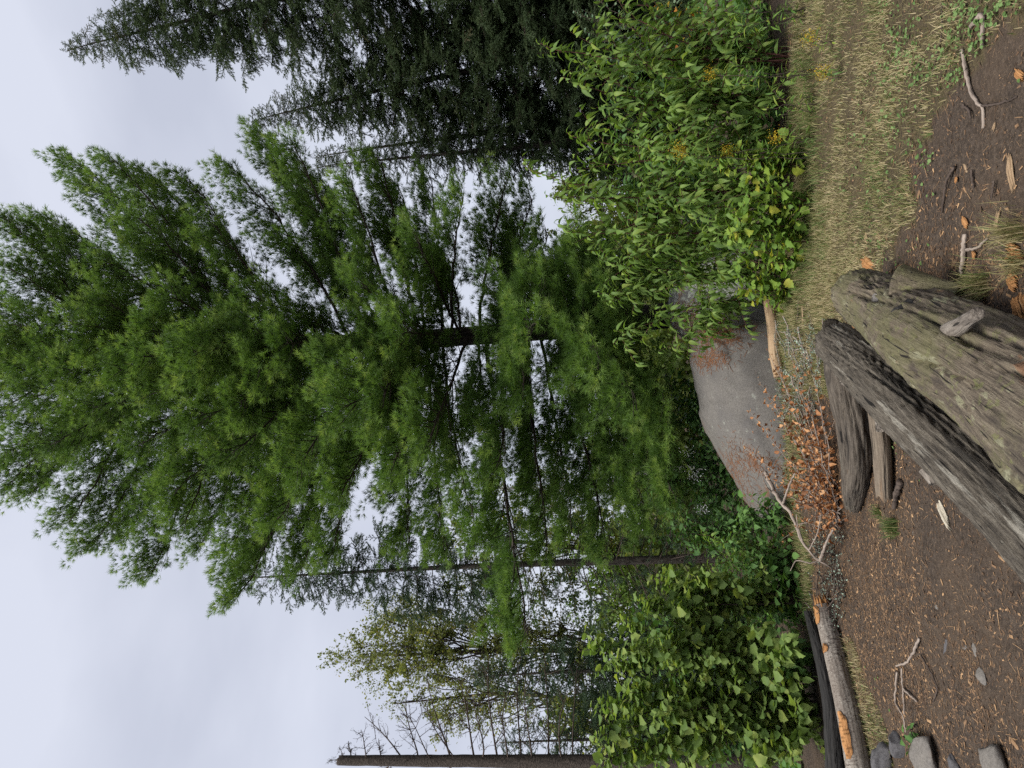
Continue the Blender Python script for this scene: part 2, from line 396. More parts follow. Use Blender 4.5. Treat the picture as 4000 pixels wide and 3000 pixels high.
MAT['snag_bark'] = bark_mat('snag_bark', (.020, .016, .013), (.085, .068, .056), scale=34, stretch=(1, 1, 1.6))

# ------------------------------------------------------------------ ground
def hgt(x, y):
    x = np.asarray(x, float); y = np.asarray(y, float)
    P = np.stack([x, y, x * 0], -1)
    a = (fbm(P * .35 + 5, 3, 2) - .5) * .10 + (fbm(P * 2.1, 4, 3) - .5) * .05
    near = np.exp(-((x) / 14) ** 2)
    return a + .012 * np.clip(y - 9, 0, 60) * near - .02 * np.clip(-x - 2.2, 0, 3) * np.clip((y - 6) / 3, 0, 1)
def gp(x, y, dz=0.):
    z = 0.
    for _ in range(6):
        p = onz(x, y, z); z = float(hgt(p[0], p[1]))
    return np.array([p[0], p[1], z + dz])
def inpoly(X, Y, poly):
    r = np.zeros(len(X), bool); n = len(poly)
    for i in range(n):
        x1, y1 = poly[i]; x2, y2 = poly[(i + 1) % n]
        c = ((y1 > Y) != (y2 > Y)) & (X < (x2 - x1) * (Y - y1) / (y2 - y1 + 1e-12) + x1)
        r ^= c
    return r
def gpoly(pts): return [tuple(gp(*p)[:2]) for p in pts]
LAWN = gpoly([(3090, -500), (3100, 300), (3090, 900), (3050, 1180), (3010, 1500), (3160, 1560), (3290, 1330), (3420, 1090), (3560, 1010), (3590, 820), (3520, 640), (3640, 480), (3700, 250), (3790, 100), (4050, -120), (4100, -500)])
LAWN2 = gpoly([(2990, 1400), (3060, 2150), (3130, 2330), (3200, 2300), (3150, 2000), (3150, 1600)])
STRIP = gpoly([(3270, 2480), (3330, 2480), (3420, 2720), (3480, 2900), (3500, 3100), (3390, 3100), (3370, 2900), (3310, 2640)])
SOIL = gpoly([(3620, 520), (3700, 320), (4100, 0), (4100, 1000), (3900, 1000), (3700, 950), (3560, 900)])
SOIL2 = gpoly([(3560, 2000), (3900, 2150), (4100, 2300), (4100, 3000), (3850, 2750), (3780, 2450), (3600, 2200)])
def grassy(X, Y):
    P = np.stack([X, Y, X * 0], -1)
    wx = X + (fbm(P * 2.2, 31, 3) - .5) * .9; wy = Y + (fbm(P * 2.2, 41, 3) - .5) * .9
    g = inpoly(wx, wy, LAWN) * 1.0
    g = np.maximum(g, inpoly(wx, wy, LAWN2) * .55)
    g = np.maximum(g, inpoly(X + (wx - X) * .3, Y + (wy - Y) * .3, STRIP) * .5)
    return g
def axis_coords(lo, hi, step, far_lo, far_hi):
    a = list(np.arange(lo, hi + 1e-6, step)); s = step; x = hi; up = []
    while x < far_hi: s *= 1.22; x += s; up.append(x)
    s = step; x = lo; dn = []
    while x > far_lo: s *= 1.22; x -= s; dn.append(x)
    return np.array(dn[::-1] + a + up)
gx = axis_coords(-4.5, 4.5, .045, -500, 500); gy = axis_coords(2.2, 9.6, .045, -60, 800)
GX, GY = np.meshgrid(gx, gy); gx_, gy_ = GX.ravel(), GY.ravel()
gz_ = hgt(gx_, gy_)
fineP = np.stack([gx_, gy_, gx_ * 0], -1)
nearm = np.exp(-np.clip(np.hypot(gx_, gy_ - 5) - 7, 0, 99) / 2)
gz_ = gz_ + nearm * ((fbm(fineP * 9, 77, 3) - .5) * .035)
nxg, nyg = len(gx), len(gy)
ii = (np.arange(nyg - 1)[:, None] * nxg + np.arange(nxg - 1)[None]).ravel()
GF = np.stack([ii, ii + 1, ii + nxg + 1, ii + nxg], 1)
m, N, L = newmat('forest_soil')
a = N.new('ShaderNodeAttribute'); a.attribute_name = 't'
g = N.new('ShaderNodeNewGeometry'); v = g.outputs['Position']
n1 = noise(N, L, v, 1.6, 5, .6); n2 = noise(N, L, v, 38, 5, .7); n3 = noise(N, L, v, 170, 3, .6, (1, .45, 1))
soil = ramp(N, [(.3, (.030, .023, .018)), (.55, (.072, .055, .043)), (.75, (.125, .096, .073))]); L.new(n2, soil.inputs[0])
red = mixc(N, L, thr(N, L, n1, .42, .62), soil.outputs[0], mixc(N, L, .4, soil.outputs[0], (.105, .074, .050)))
spk = mixc(N, L, thr(N, L, n3, .60, .70), red, (.22, .15, .09))
turf = ramp(N, [(.3, (.040, .036, .018)), (.7, (.135, .105, .056))]); L.new(n3, turf.inputs[0])
colg = mixc(N, L, mul(N, L, a.outputs['Fac'], thr(N, L, n2, .3, .6)), spk, turf.outputs[0])
bh = mul(N, L, n2, mul(N, L, n3, .35), 'ADD')
MAT['soil'] = finish(m, N, L, colg, .95, bh, .9, .03, .1)
go = obj('ground', mesh('ground', np.stack([gx_, gy_, gz_], 1), GF, MAT['soil'], t=grassy(gx_, gy_), smooth=True))
tag(go, 'dark brown forest soil with trodden bare patches', None, None, 'structure')

# ------------------------------------------------------------------ boulders
def rock_mat(name, base, lich, rust, lam=(.55, .66)):
    m, N, L = newmat(name)
    tcn = N.new('ShaderNodeTexCoord'); v = tcn.outputs['Object']
    f1 = noise(N, L, v, 60, 5, .7); f2 = noise(N, L, v, 4, 5, .6); f3 = noise(N, L, v, 11, 5, .75); f4 = noise(N, L, v, 2.2, 4, .6, (.5, 2, 2))
    f5 = noise(N, L, v, 240, 2, .6)
    r = ramp(N, [(.3, tuple(c * .62 for c in base)), (.5, base), (.72, tuple(c * 1.35 for c in base))]); L.new(f1, r.inputs[0])
    col = mixc(N, L, thr(N, L, f2, .35, .75), r.outputs[0], mixc(N, L, .55, r.outputs[0], (.085, .080, .078)))
    col = mixc(N, L, mul(N, L, thr(N, L, f4, .58, .70), thr(N, L, f1, .3, .6)), col, rust)
    col = mixc(N, L, mul(N, L, thr(N, L, f3, *lam), .85), col, lich)
    col = mixc(N, L, mul(N, L, thr(N, L, f5, .58, .7), .3), col, (.22, .205, .19))
    return finish(m, N, L, col, .92, mul(N, L, f1, f5, 'ADD'), .5, .012, .15)
MAT['boulder'] = rock_mat('boulder', (.128, .118, .106), (.23, .235, .20), (.15, .07, .035), (.60, .68))
MAT['lichen_rock'] = rock_mat('lichen_rock', (.13, .125, .115), (.32, .34, .28), (.20, .085, .035), (.47, .60))
MAT['stone'] = rock_mat('stone', (.165, .150, .132), (.25, .24, .215), (.12, .075, .05), (.60, .72))
MAT['dark_stone'] = rock_mat('dark_stone', (.09, .087, .09), (.18, .18, .18), (.09, .06, .04), (.66, .76))
def ridge_rock(stations, seed, amp=.05, ny=60, nx=90):
    """closed boulder: stations (x, front y, back y, height, lean)"""
    st = np.array(stations, float); t = np.linspace(0, 1, nx); k = np.linspace(0, 1, len(st))
    st = np.stack([np.interp(t, k, st[:, c]) for c in range(st.shape[1])], 1)
    for _ in range(3):
        st[1:-1] = (st[:-2] + 2 * st[1:-1] + st[2:]) / 4
    a = np.linspace(-.5, math.pi + .5, ny)
    c = np.cos(a); s = np.sin(a)
    cs = np.sign(c) * np.abs(c) ** .75; ss = np.sign(s) * np.abs(s) ** .8
    x = np.repeat(st[:, 0:1], ny, 1)
    yc = (st[:, 1:2] + st[:, 2:3]) / 2; hd = (st[:, 2:3] - st[:, 1:2]) / 2
    z = st[:, 3:4] * ss[None]
    y = yc - hd * cs[None] + st[:, 4:5] * np.clip(ss, 0, 1)[None] * hd
    V = np.stack([x, y, z], -1).reshape(-1, 3)
    n = fbm(V * 1.1, seed, 3) - .5; n2 = fbm(V * 5, seed + 3, 4) - .5; n2 = n2 - .7 * np.clip(1 - np.abs(vnoise(V * [1.1, 2.2, 3.], seed + 8) - .5) / .035, 0, 1)
    d = nrm(V - V.mean(0))
    V = V + d * (n * 2.4 * amp + n2 * .55 * amp)[:, None]
    i = np.arange(nx - 1)[:, None] * ny; j = np.arange(ny)[None]; kk = (j + 1) % ny
    q = np.stack([i + j, i + kk, i + ny + kk, i + ny + j], -1).reshape(-1, 4)
    F = np.concatenate([q[:, [0, 2, 1]], q[:, [0, 3, 2]]])
    return V, F
def topz(x, y, Y): return at(x, y, Y)[2]
# main whaleback: silhouette points of the photograph at the ridge depth
ridge = [(2945, 2010), (2893, 1917), (2802, 1754), (2739, 1627), (2703, 1500), (2690, 1400), (2700, 1310), (2760, 1235)]
stn = []
for k, (px, py) in enumerate(ridge):
    Y = 9.35 if k else 9.0
    p = at(px, py, Y); fr = [8.7, 8.45, 8.35, 8.35, 8.4, 8.5, 8.6, 8.9][k]
    stn.append((p[0], fr, 10.3, max(p[2], .12), .15))
p = stn[-1]; stn.append((p[0] + .12, 9.1, 10.1, p[3] * .55, 0)); p = stn[0]; stn.insert(0, (p[0] - .15, 9.1, 9.9, .05, 0))
V, F = ridge_rock(stn, 5, .085)
solo('boulder', V, F, MAT['boulder'], 'large smooth grey whaleback boulder under the big pine', 'boulder', smooth=True)
pr = [(2700, 1330), (2640, 1290), (2616, 1200), (2630, 1120), (2700, 1040)]
stn = [(at(*q, 9.9)[0], 9.45, 10.9, max(topz(*q, 10.1), .1), .1) for q in pr]
stn.insert(0, (stn[0][0] - .12, 9.7, 10.6, .3, 0)); stn.append((stn[-1][0] + .2, 9.8, 10.5, .2, 0))
V, F = ridge_rock(stn, 15, .07)
solo('boulder', V, F, MAT['lichen_rock'], 'lichen spotted boulder half hidden behind the leafy shrub at the pine trunk', 'boulder', smooth=True)
def blob_rock(c, size, seed, amp=.2, rotz=0., cut=.0, n=(28, 40)):
    th = np.linspace(.03, math.pi - .03, n[0]); ph = np.linspace(0, 2 * math.pi, n[1], endpoint=False)
    TH, PH = np.meshgrid(th, ph, indexing='ij')
    D = np.stack([np.sin(TH) * np.cos(PH), np.sin(TH) * np.sin(PH), np.cos(TH)], -1).reshape(-1, 3)
    E = np.sign(D) * np.abs(D) ** .72
    # a few planar facets make it a broken stone and not an egg
    r2 = np.random.default_rng(seed)
    for _ in range(9):
        nn = nrm(r2.normal(size=3)); lim = r2.uniform(.66, .92)
        dd = E @ nn; E = E - np.clip(dd - lim, 0, None)[:, None] * nn
    E = E * (1 + amp * (fbm(D * 2.2 + seed, seed, 4) - .5) * 1.6)[:, None]
    V = E * (np.array(size) / 2); cz, sz = math.cos(rotz), math.sin(rotz)
    V = np.stack([V[:, 0] * cz - V[:, 1] * sz, V[:, 0] * sz + V[:, 1] * cz, V[:, 2]], 1)
    V[:, 2] -= V[:, 2].min() * (1 - cut)
    m_ = n[1]; k = len(V); V = np.vstack([V, V[:m_].mean(0), V[-m_:].mean(0)]); j = np.arange(m_); j2 = (j + 1) % m_; e = (n[0] - 1) * m_
    F = np.vstack([grid_faces(n[0], m_), np.stack([np.full(m_, k), j2, j], 1), np.stack([np.full(m_, k + 1), e + j, e + j2], 1)])
    return V + np.array(c), F
p = at(2800, 1290, 9.0)
V, F = blob_rock((p[0], 9.05, .05), (.36, .4, .62), 3, .2, .3)
solo('lichen_block', V, F, MAT['lichen_rock'], 'small pale lichen crusted block of rock wedged between the two boulders', 'rock', smooth=True)

# ------------------------------------------------------------------ logs
MAT['mossy_log'] = wood_mat('mossy_log', (.040, .032, .025), (.125, .100, .072), (.23, .195, .140), [((.120, .118, .050), 3.0, .45, .60, (1, 1, .7)), ((.31, .31, .19), 14, .57, .64, (1, 1, .4)), ((.035, .028, .024), 3.6, .52, .62, (1, 1, .5)), ((.20, .085, .035), 4.4, .62, .68, (1, 1, .6)), ((.16, .17, .06), 20, .56, .66, (1, 1, 1)), ((.020, .016, .014), 9, .60, .66, (1, 1, .12))], fine=72, bstr=.9)
MAT['grey_log'] = wood_mat('grey_log', (.026, .022, .018), (.092, .078, .061), (.215, .19, .15), [((.030, .027, .025), 2.4, .50, .68, (1, 1, .35)), ((.34, .32, .27), 13, .585, .66, (1, 1, .10)), ((.11, .085, .06), 5, .62, .72, (1, 1, .5)), ((.006, .006, .006), 10, .58, .62, (1, 1, .08))], fine=80, bstr=1.)
MAT['brown_log'] = wood_mat('brown_log', (.022, .018, .015), (.085, .070, .055), (.17, .145, .115), [((.14, .13, .10), 4, .55, .7, (1, 1, .4)), ((.14, .08, .04), 4, .62, .7, (1, 1, .3)), ((.010, .008, .008), 3, .50, .64, (1, 1, .6)), ((.006, .005, .005), 12, .58, .63, (1, 1, .1))], fine=70, bstr=.9)
MAT['split_log'] = wood_mat('split_log', (.06, .045, .032), (.145, .115, .085), (.23, .19, .14), [((.20, .11, .05), 6, .58, .7, (1, 1, .25))], fine=50)
MAT['pale_log'] = wood_mat('pale_log', (.15, .095, .055), (.30, .205, .12), (.42, .31, .20), [((.16, .10, .06), 8, .60, .72, (1, 1, .7))], fine=40)
MAT['char'] = wood_mat('char', (.008, .008, .008), (.022, .021, .020), (.06, .055, .05), [((.12, .075, .045), 5, .64, .72, (1, 1, .3))], fine=60)
MAT['rotten'] = wood_mat('rotten', (.13, .055, .02), (.36, .175, .065), (.50, .28, .12), [((.60, .42, .24), 9, .6, .7, (1, 1, .3))], fine=60)
MAT['end_grain'] = wood_mat('end_grain', (.06, .055, .05), (.14, .13, .12), (.22, .2, .18), [], fine=60)
MAT['pale_stub'] = wood_mat('pale_stub', (.06, .050, .042), (.17, .145, .12), (.31, .275, .235), [((.05, .04, .034), 7, .52, .62, (1, 1, .4))], fine=70)
MAT['pale_wood'] = wood_mat('pale_wood', (.28, .24, .18), (.46, .41, .32), (.60, .55, .44), [((.2, .17, .13), 9, .6, .7, (1, 1, .3))], fine=60)
m, N, L = newmat('birch_bark')
a = N.new('ShaderNodeAttribute'); a.attribute_name = 'lc'; v = a.outputs['Vector']
b1 = noise(N, L, v, 34, 5, .7, (.5, .5, 2.2)); b2 = noise(N, L, v, 5, 5, .65, (1, 1, .6)); b3 = noise(N, L, v, 70, 4, .7)
r = ramp(N, [(.3, (.11, .09, .075)), (.6, (.29, .26, .22))]); L.new(b3, r.inputs[0])
col = mixc(N, L, thr(N, L, b1, .54, .60), r.outputs[0], (.06, .045, .038))
col = mixc(N, L, thr(N, L, b2, .42, .56), col, mixc(N, L, .6, (.075, .048, .035), r.outputs[0]))
MAT['birch_bark'] = finish(m, N, L, col, .8, mul(N, L, b1, b3, 'ADD'), .5, .01)
m, N, L = newmat('white_birch')
a = N.new('ShaderNodeAttribute'); a.attribute_name = 'lc'; v = a.outputs['Vector']
b1 = noise(N, L, v, 20, 4, .6, (.3, .3, 2.2)); b2 = noise(N, L, v, 5, 4, .6)
col = mixc(N, L, thr(N, L, b1, .58, .64), (.5, .48, .45), (.04, .035, .03))
MAT['white_birch'] = finish(m, N, L, mixc(N, L, thr(N, L, b2, .56, .7), col, (.14, .12, .10)), .8, b1, .4, .01)

def logaxis(pts, radii):
    """photo pixels of the log's middle line -> world points lying one radius above the ground"""
    return [onz(x, y, r + float(hgt(*onz(x, y, r)[:2]))) for (x, y), r in zip(pts, radii)]
def stub(root, parent, P, d, r, L_, mat, seed, jag=.02, label=None, r2=None):
    """broken branch stub standing on a log at P along d"""
    d = nrm(d); pth = [P - d * r * 1.6, P, P + d * L_ * .5, P + d * L_]
    V, F, lc = log_mesh(pth, [r * 1.7, r * 1.3, r, (r2 or r * .85)], 26, 20, .05, .05, .06, seed, 0, jag)
    part('branch_stub', root, V, F, mat, parent, lc=lc, smooth=True, label=label)

# mossy log, nearest the camera
ax = logaxis([(3345, 1140), (3520, 1240), (3760, 1385), (4060, 1570), (4260, 1690)], [.20, .215, .225, .235, .24])
ax += [ax[-1] + nrm(ax[-1] - ax[-3]) * [1, 1, 0] * .5 * k for k in range(1, 6)]
LA = thing('mossy_log', ax[0] - [0, 0, .2], 'thick olive and grey mossy log with branch stubs, nearest the camera', 'log')
V, F, lc = log_mesh(ax, [.165, .20, .215, .23, .24, .245, .245], 380, 132, .17, .055, .16, 21, .16, 0, gf=11)
# rotted hollow on the viewer's left flank
P_ = onz(3650, 1420, .22); dd = np.linalg.norm((V - P_) * [1, 1, 1.4], axis=1)
V = V + nrm(P_ - CAM)[None] * (np.clip(1 - dd / .17, 0, 1) ** .7 * .09 * (.6 + .8 * fbm(V * 14, 8, 3)))[:, None]
lg = part('trunk', LA, V, F, MAT['mossy_log'], lc=lc, smooth=True)
upc = nrm(CAM - ax[1])
for (x, y, z, dpx, r, L_, mt, lab) in [
    (3510, 1228, .385, (-.1, -.35, .9), .038, .022, 'char', 'dark weathered stub'),
    (3420, 1165, .35, (.1, -.3, .9), .028, .012, 'end_grain', None),
    (3715, 1478, .30, (-.6, -.55, .5), .05, .035, 'end_grain', 'round grey knot')]:
    stub(LA, lg, onz(x, y, z), np.array(dpx), r, L_, MAT[mt], int(x), .02, lab)
for (x, y, z, x2, y2, z2, r, mt, lab) in [(3725, 1292, .36, 3822, 1222, .45, .026, 'pale_stub', 'pale broken stub standing up'), (3590, 1125, .20, 3755, 1152, .06, .062, 'mossy_log', 'thick side branch running down to the soil')]:
    A_ = onz(x, y, z); B_ = onz(x2, y2, z2); stub(LA, lg, A_, B_ - A_, r, np.linalg.norm(B_ - A_), MAT[mt], int(x), .012, lab)
# splintered rot at the far end and in the hollow
ac = Acc()
for k in range(46):
    q = (3330 + random.random() * 70, 1225 + random.random() * 60) if k < 18 else (3590 + random.random() * 170, 1380 + random.random() * 130)
    P = onz(*q, random.uniform(.18, .34)); d = nrm(ax[1] - ax[0] + rng.normal(size=3) * .12)
    l = random.uniform(.04, .12); V, F, lc = tube([P, P + d * l * .5 + rng.normal(size=3) * .006, P + d * l], [random.uniform(.006, .015), random.uniform(.006, .013), .002], 5)
    ac.add(V, F, .5, lc)
join_part('rotten_splinters', LA, ac, MAT['rotten'], lg, kind='stuff', label='orange brown rotten wood splinters')

# grey charred log
ax = logaxis([(3255, 1330), (3420, 1475), (3640, 1685), (3860, 1895), (4080, 2115), (4260, 2300)], [.165, .165, .16, .15, .142, .138])
ax += [ax[-1] + nrm(ax[-1] - ax[-3]) * [1, 1, 0] * .45 * k for k in range(1, 6)]
LB = thing('weathered_log', ax[0] - [0, 0, .16], 'long dark grey cracked log lying beside the mossy log', 'log')
V, F, lc = log_mesh(ax, [.15, .168, .155, .142, .138, .135], 380, 132, .09, .075, .20, 33, .10, 0, gf=13)
lg = part('trunk', LB, V, F, MAT['grey_log'], lc=lc, smooth=True)
for (x, y, z, d_, r, L_, mt) in [(3440, 1650, .15, (-.8, -.5, .3), .026, .07, 'pale_wood'), (3300, 1490, .22, (-.8, -.2, .5), .03, .03, 'pale_wood'),
                                 (3390, 1575, .14, (-.9, -.4, .1), .018, .04, 'pale_wood'), (3640, 1865, .05, (-.8, -.5, -.1), .03, .05, 'pale_wood'),
                                 (3975, 2125, .14, (-.7, -.5, .2), .045, .05, 'pale_wood'), (3235, 1300, .2, (-.3, .9, .2), .05, .04, 'grey_log')]:
    stub(LB, lg, onz(x, y, z), np.array(d_), r, L_, MAT['pale_stub' if mt == 'pale_wood' else mt], int(x), .03, 'pale broken stub' if mt == 'pale_wood' else None)
# dark cross log
ax = logaxis([(3300, 1330), (3312, 1500), (3335, 1650), (3345, 1800), (3335, 1930), (3330, 1995)], [.14, .135, .12, .10, .075, .05])
LC = thing('cross_log', ax[0] - [0, 0, .14], 'dark brown tapering log lying crosswise behind the grey log', 'log')
V, F, lc = log_mesh(ax, [.135, .14, .13, .115, .105, .095, .075, .05], 180, 90, .16, .07, .16, 43, .03, .10)
part('trunk', LC, V, F, MAT['brown_log'], lc=lc, smooth=True)
# half split log in front of it
ax = logaxis([(3415, 1560), (3440, 1720), (3450, 1850), (3455, 1965)], [.055, .065, .065, .06])
LD = thing('split_log', ax[0] - [0, 0, .05], 'short brown split log on the soil in front of the dark cross log', 'log')
V, F, lc = log_mesh(ax, [.06, .07, .068, .06], 120, 48, .10, .05, .08, 53, .05, .08, .8)
part('trunk', LD, V, F, MAT['split_log'], lc=lc, smooth=True)
# birch log at the left
ax = logaxis([(3212, 2368), (3250, 2520), (3305, 2750), (3345, 2950), (3380, 3120)], [.082, .085, .09, .095, .1])
LE = thing('birch_log', ax[0] - [0, 0, .08], 'fallen birch log with peeling speckled bark and splintered orange end', 'log')
V, F, lc = log_mesh(ax, [.078, .084, .087, .09, .093, .1], 200, 72, .09, .03, .06, 63, .03, 0)
lg = part('trunk', LE, V, F, MAT['birch_bark'], lc=lc, smooth=True)
ac = Acc(); dirE = nrm(ax[0] - ax[1])
for k in range(34):
    a_ = random.random() * 6.28; rr = .07 * math.sqrt(random.random()); T_, N_, B_ = frames(np.array(ax))
    P = ax[0] - dirE * .05 + N_[0] * math.cos(a_) * rr + B_[0] * math.sin(a_) * rr; l = random.uniform(.06, .19)
    V, F, lc = tube([P, P + dirE * l * .6, P + dirE * l + rng.normal(size=3) * .008], [.014, .011, .002], 5); ac.add(V, F, .5, lc)
join_part('splintered_end', LE, ac, MAT['rotten'], lg, label='orange splintered break')
def patch_on(path, R, a0, a1, s0, s1, mat, root, parent, name, seed, lift=.006):
    """thin curved sheet lying on a log: stripped wood or bark"""
    path = smooth_path(path, 120); T, N_, B_ = frames(path)
    ns, na = 40, 16; V = np.zeros((ns, na, 3)); lc = np.zeros((ns, na, 3))
    for i, s_ in enumerate(np.linspace(s0, s1, ns)):
        k = int(s_ * 119); wv = (vnoise(np.array([[s_ * 26, seed, 0.]]), seed)[0] - .5) * (a1 - a0) * .6
        wid = math.sin(math.pi * (i + .5) / ns) ** .35
        for j, b in enumerate(np.linspace(-1, 1, na)):
            aa = (a0 + a1) / 2 + wv * .5 + b * (a1 - a0) / 2 * wid
            V[i, j] = path[k] + (R + lift * (1 - b * b) + .002) * (N_[k] * math.cos(aa) + B_[k] * math.sin(aa)) + T[k] * 0
            lc[i, j] = (math.cos(aa) * R, math.sin(aa) * R, s_ * 2)
    V = V.reshape(-1, 3); i = np.arange(ns - 1)[:, None] * na; j = np.arange(na - 1)[None]
    q = np.stack([i + j, i + j + 1, i + na + j + 1, i + na + j], -1).reshape(-1, 4)
    part(name, root, V, np.concatenate([q[:, [0, 1, 2]], q[:, [0, 2, 3]]]), mat, parent, lc=lc.reshape(-1, 3), smooth=True)
T_, N_, B_ = frames(smooth_path(ax, 120)); vd = nrm(CAM - np.array(ax[2]))
av = math.atan2(vd @ B_[60], vd @ N_[60])
for k, (da, w_, s0, s1) in enumerate([(-.9, .9, .02, .13), (-.8, .7, .26, .31), (-.6, .9, .62, .84)]):
    sgn = 1 if (frames(smooth_path(ax, 120))[2][60][2] > 0) else -1
    patch_on(ax, .086 + .006 * k, av + da * sgn - w_ / 2, av + da * sgn + w_ / 2, s0, s1, MAT['rotten'], LE, lg, 'stripped_patch', 71 + k)
# charred log behind it
ax = logaxis([(3165, 2390), (3215, 2560), (3255, 2760), (3268, 2960), (3275, 3120)], [.06, .075, .09, .095, .1])
ax = [p + np.array([0, .10, .0]) for p in ax]
LF = thing('charred_log', ax[0] - [0, 0, .1], 'black charred log lying directly behind the birch log', 'log')
V, F, lc = log_mesh(ax, [.045, .06, .07, .075, .08], 160, 64, .14, .08, .16, 83, .12, 0)
part('trunk', LF, V, F, MAT['char'], lc=lc, smooth=True)
# pale peeled log by the boulder
ax = logaxis([(3002, 1175), (3022, 1280), (3030, 1380), (3045, 1475)], [.065, .07, .07, .06])
LG = thing('peeled_log', ax[0] - [0, 0, .06], 'pale peeled log on the grass in front of the boulder', 'log')
V, F, lc = log_mesh(ax, [.06, .07, .072, .06], 100, 40, .07, .03, .05, 93, .02, .02)
part('trunk', LG, V, F, MAT['pale_log'], lc=lc, smooth=True)

# ------------------------------------------------------------------ conifers: white pine
UPV = np.array([0, 0, 1.0])
def pine_shoot(seed, ln=.23, nl=.108, wd=.0056):
    """one twig end: brown shoot with tufts of long soft needles at its tip and on two side shoots"""
    r = np.random.default_rng(seed); V = []; F = []
    def needle(b, d, l):
        s = nrm(np.cross(d, r.normal(size=3))) * wd * .5; k0 = len(V)
        V.extend([b + s, b - s, b + d * l * .6 + s * .8, b + d * l]); F.append((k0, k0 + 1, k0 + 2)); F.append((k0 + 1, k0 + 3, k0 + 2))
    def tuft(c, ax, n, back):
        X = nrm(np.cross(ax, [.3, .2, 1.])); Z = np.cross(X, ax)
        for _ in range(n):
            th = r.uniform(.2, 1.05); ph = r.uniform(0, 6.283)
            d = ax * math.cos(th) + (X * math.cos(ph) + Z * math.sin(ph)) * math.sin(th); d = nrm(d + np.array([0, 0, .12]))
            needle(c - ax * r.uniform(0, back), d, nl * r.uniform(.7, 1.1))
    Y = np.array([0, 1., 0]); tuft(Y * ln, Y, 30, .045); tuft(Y * ln * .45, Y, 6, .06)
    for s in (-1, 1):
        ax = nrm(np.array([s * r.uniform(.5, .9), 1., r.uniform(0, .4)])); b = Y * ln * r.uniform(.25, .5); tuft(b + ax * ln * r.uniform(.4, .6), ax, 17, .035)
    return np.array(V), np.array(F)
GPINE = scatter_group('pine_shoots', [pine_shoot(100 + k) for k in range(7)], MAT['pine_needle'])
def along(path, q):
    k = q * (len(path) - 1); i = min(int(k), len(path) - 2); return path[i] + (path[i + 1] - path[i]) * (k - i)
def crs(a, b): return np.array([a[1] * b[2] - a[2] * b[1], a[2] * b[0] - a[0] * b[2], a[0] * b[1] - a[1] * b[0]])
def un(a): return a / max(1e-9, math.sqrt(a[0] * a[0] + a[1] * a[1] + a[2] * a[2]))
Q6 = np.linspace(0, 1, 6)[:, None]
def pine_limb(root, A, B, r0, dens=1., sag=.0, wide=1.):
    A = np.array(A); B = np.array(B); ch = B - A; L_ = np.linalg.norm(ch); hz = ch * [1, 1, 0]
    c1 = A + hz * .38 + UPV * (ch[2] * .22 + .05 * L_ - sag * L_); c2 = A + hz * .80 + UPV * (ch[2] * .66 + .03 * L_ - sag * L_)
    n = 18; P = bez(A, c1, c2, B, n)
    P[1:-1] += (rng.normal(size=(n - 2, 3)) * .007 * L_ ** .5)
    tg = nrm(np.gradient(P, axis=0)); st = Sticks(); sp, sdr, stt, ss = [], [], [], []
    nl = int(L_ * 8.0 * dens) + 8; side = 1
    ts = np.linspace(.22, .99, nl) + rng.normal(size=nl) * .012
    for t_ in ts:
        t_ = min(max(t_, .12), 1.); p = along(P, t_); T = un(along(tg, t_)); side = -side
        sv = un(crs(T, UPV)) * side
        d = un(T * .8 + sv * random.uniform(.35, 1.15) * wide + UPV * random.uniform(-.12, .5) + rng.normal(size=3) * .16)
        l = (.22 + .32 * L_ * (1.02 - t_) ** .8 * min(1, (t_ - .05) / .25)) * random.uniform(.6, 1.2); l = min(l, 1.1)
        lp = p + d * l * Q6 + UPV * (.16 * l) * Q6 ** 2
        st.add(lp, np.linspace(.006 + .004 * l, .0025, 6))
        ld = un(lp[-1] - lp[-2]); nt_ = max(2, int(l / .074)); sd2 = 1; cl = un(crs(ld, UPV))
        for e in np.linspace(.16, 1, nt_):
            pp = along(lp, e); sd2 = -sd2
            td = un(ld * .8 + cl * sd2 * random.uniform(.25, .9) + UPV * random.uniform(.0, .55) + rng.normal(size=3) * .22)
            if e > .97: td = ld
            sp.append(pp); sdr.append(td); ss.append(random.uniform(.8, 1.25) * (1.15 - .25 * e))
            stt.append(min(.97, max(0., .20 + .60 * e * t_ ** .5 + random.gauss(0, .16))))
    V, F, lc = tube(P, np.linspace(r0, .008, n), 7)
    ac = st.acc(4); ac.add(V, F, .5, lc); V, F, T_, L2 = ac.get()
    lo = part('limb', root, V, F, MAT['limb_bark'], lc=L2)
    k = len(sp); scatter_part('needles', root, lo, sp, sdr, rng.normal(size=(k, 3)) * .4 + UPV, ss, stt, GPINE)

YP = 12.4
tk = [at(2660, 1222, YP), at(2450, 1250, YP), at(2050, 1295, YP), at(1820, 1313, YP), at(1500, 1335, YP), at(1000, 1350, YP), at(500, 1390, YP), at(100, 1420, YP)]
tk[0] = np.array([tk[0][0], YP, -.1]) + [.03, 0, 0]
top = tk[-1] + (tk[-1] - tk[-2]) * np.array([.8, .8, 1.0]) * 2.2; tk.append(top)
tkp = smooth_path(tk, 120)
PINE = thing('white_pine', (tk[0][0], YP, 0), 'tall bright green soft needled pine rising behind the boulder', 'pine tree')
V, F, lc = log_mesh(tk, [.25, .195, .17, .155, .135, .10, .075, .05, .012], 200, 36, .05, .05, .08, 7)
part('trunk', PINE, V, F, MAT['pine_bark'], lc=lc, smooth=True)
def on_trunk(x2212):
    """trunk point at a photo column"""
    xs, _, _ = proj(tkp); k = int(np.argmin(np.abs(xs - x2212 * S))); return tkp[k]
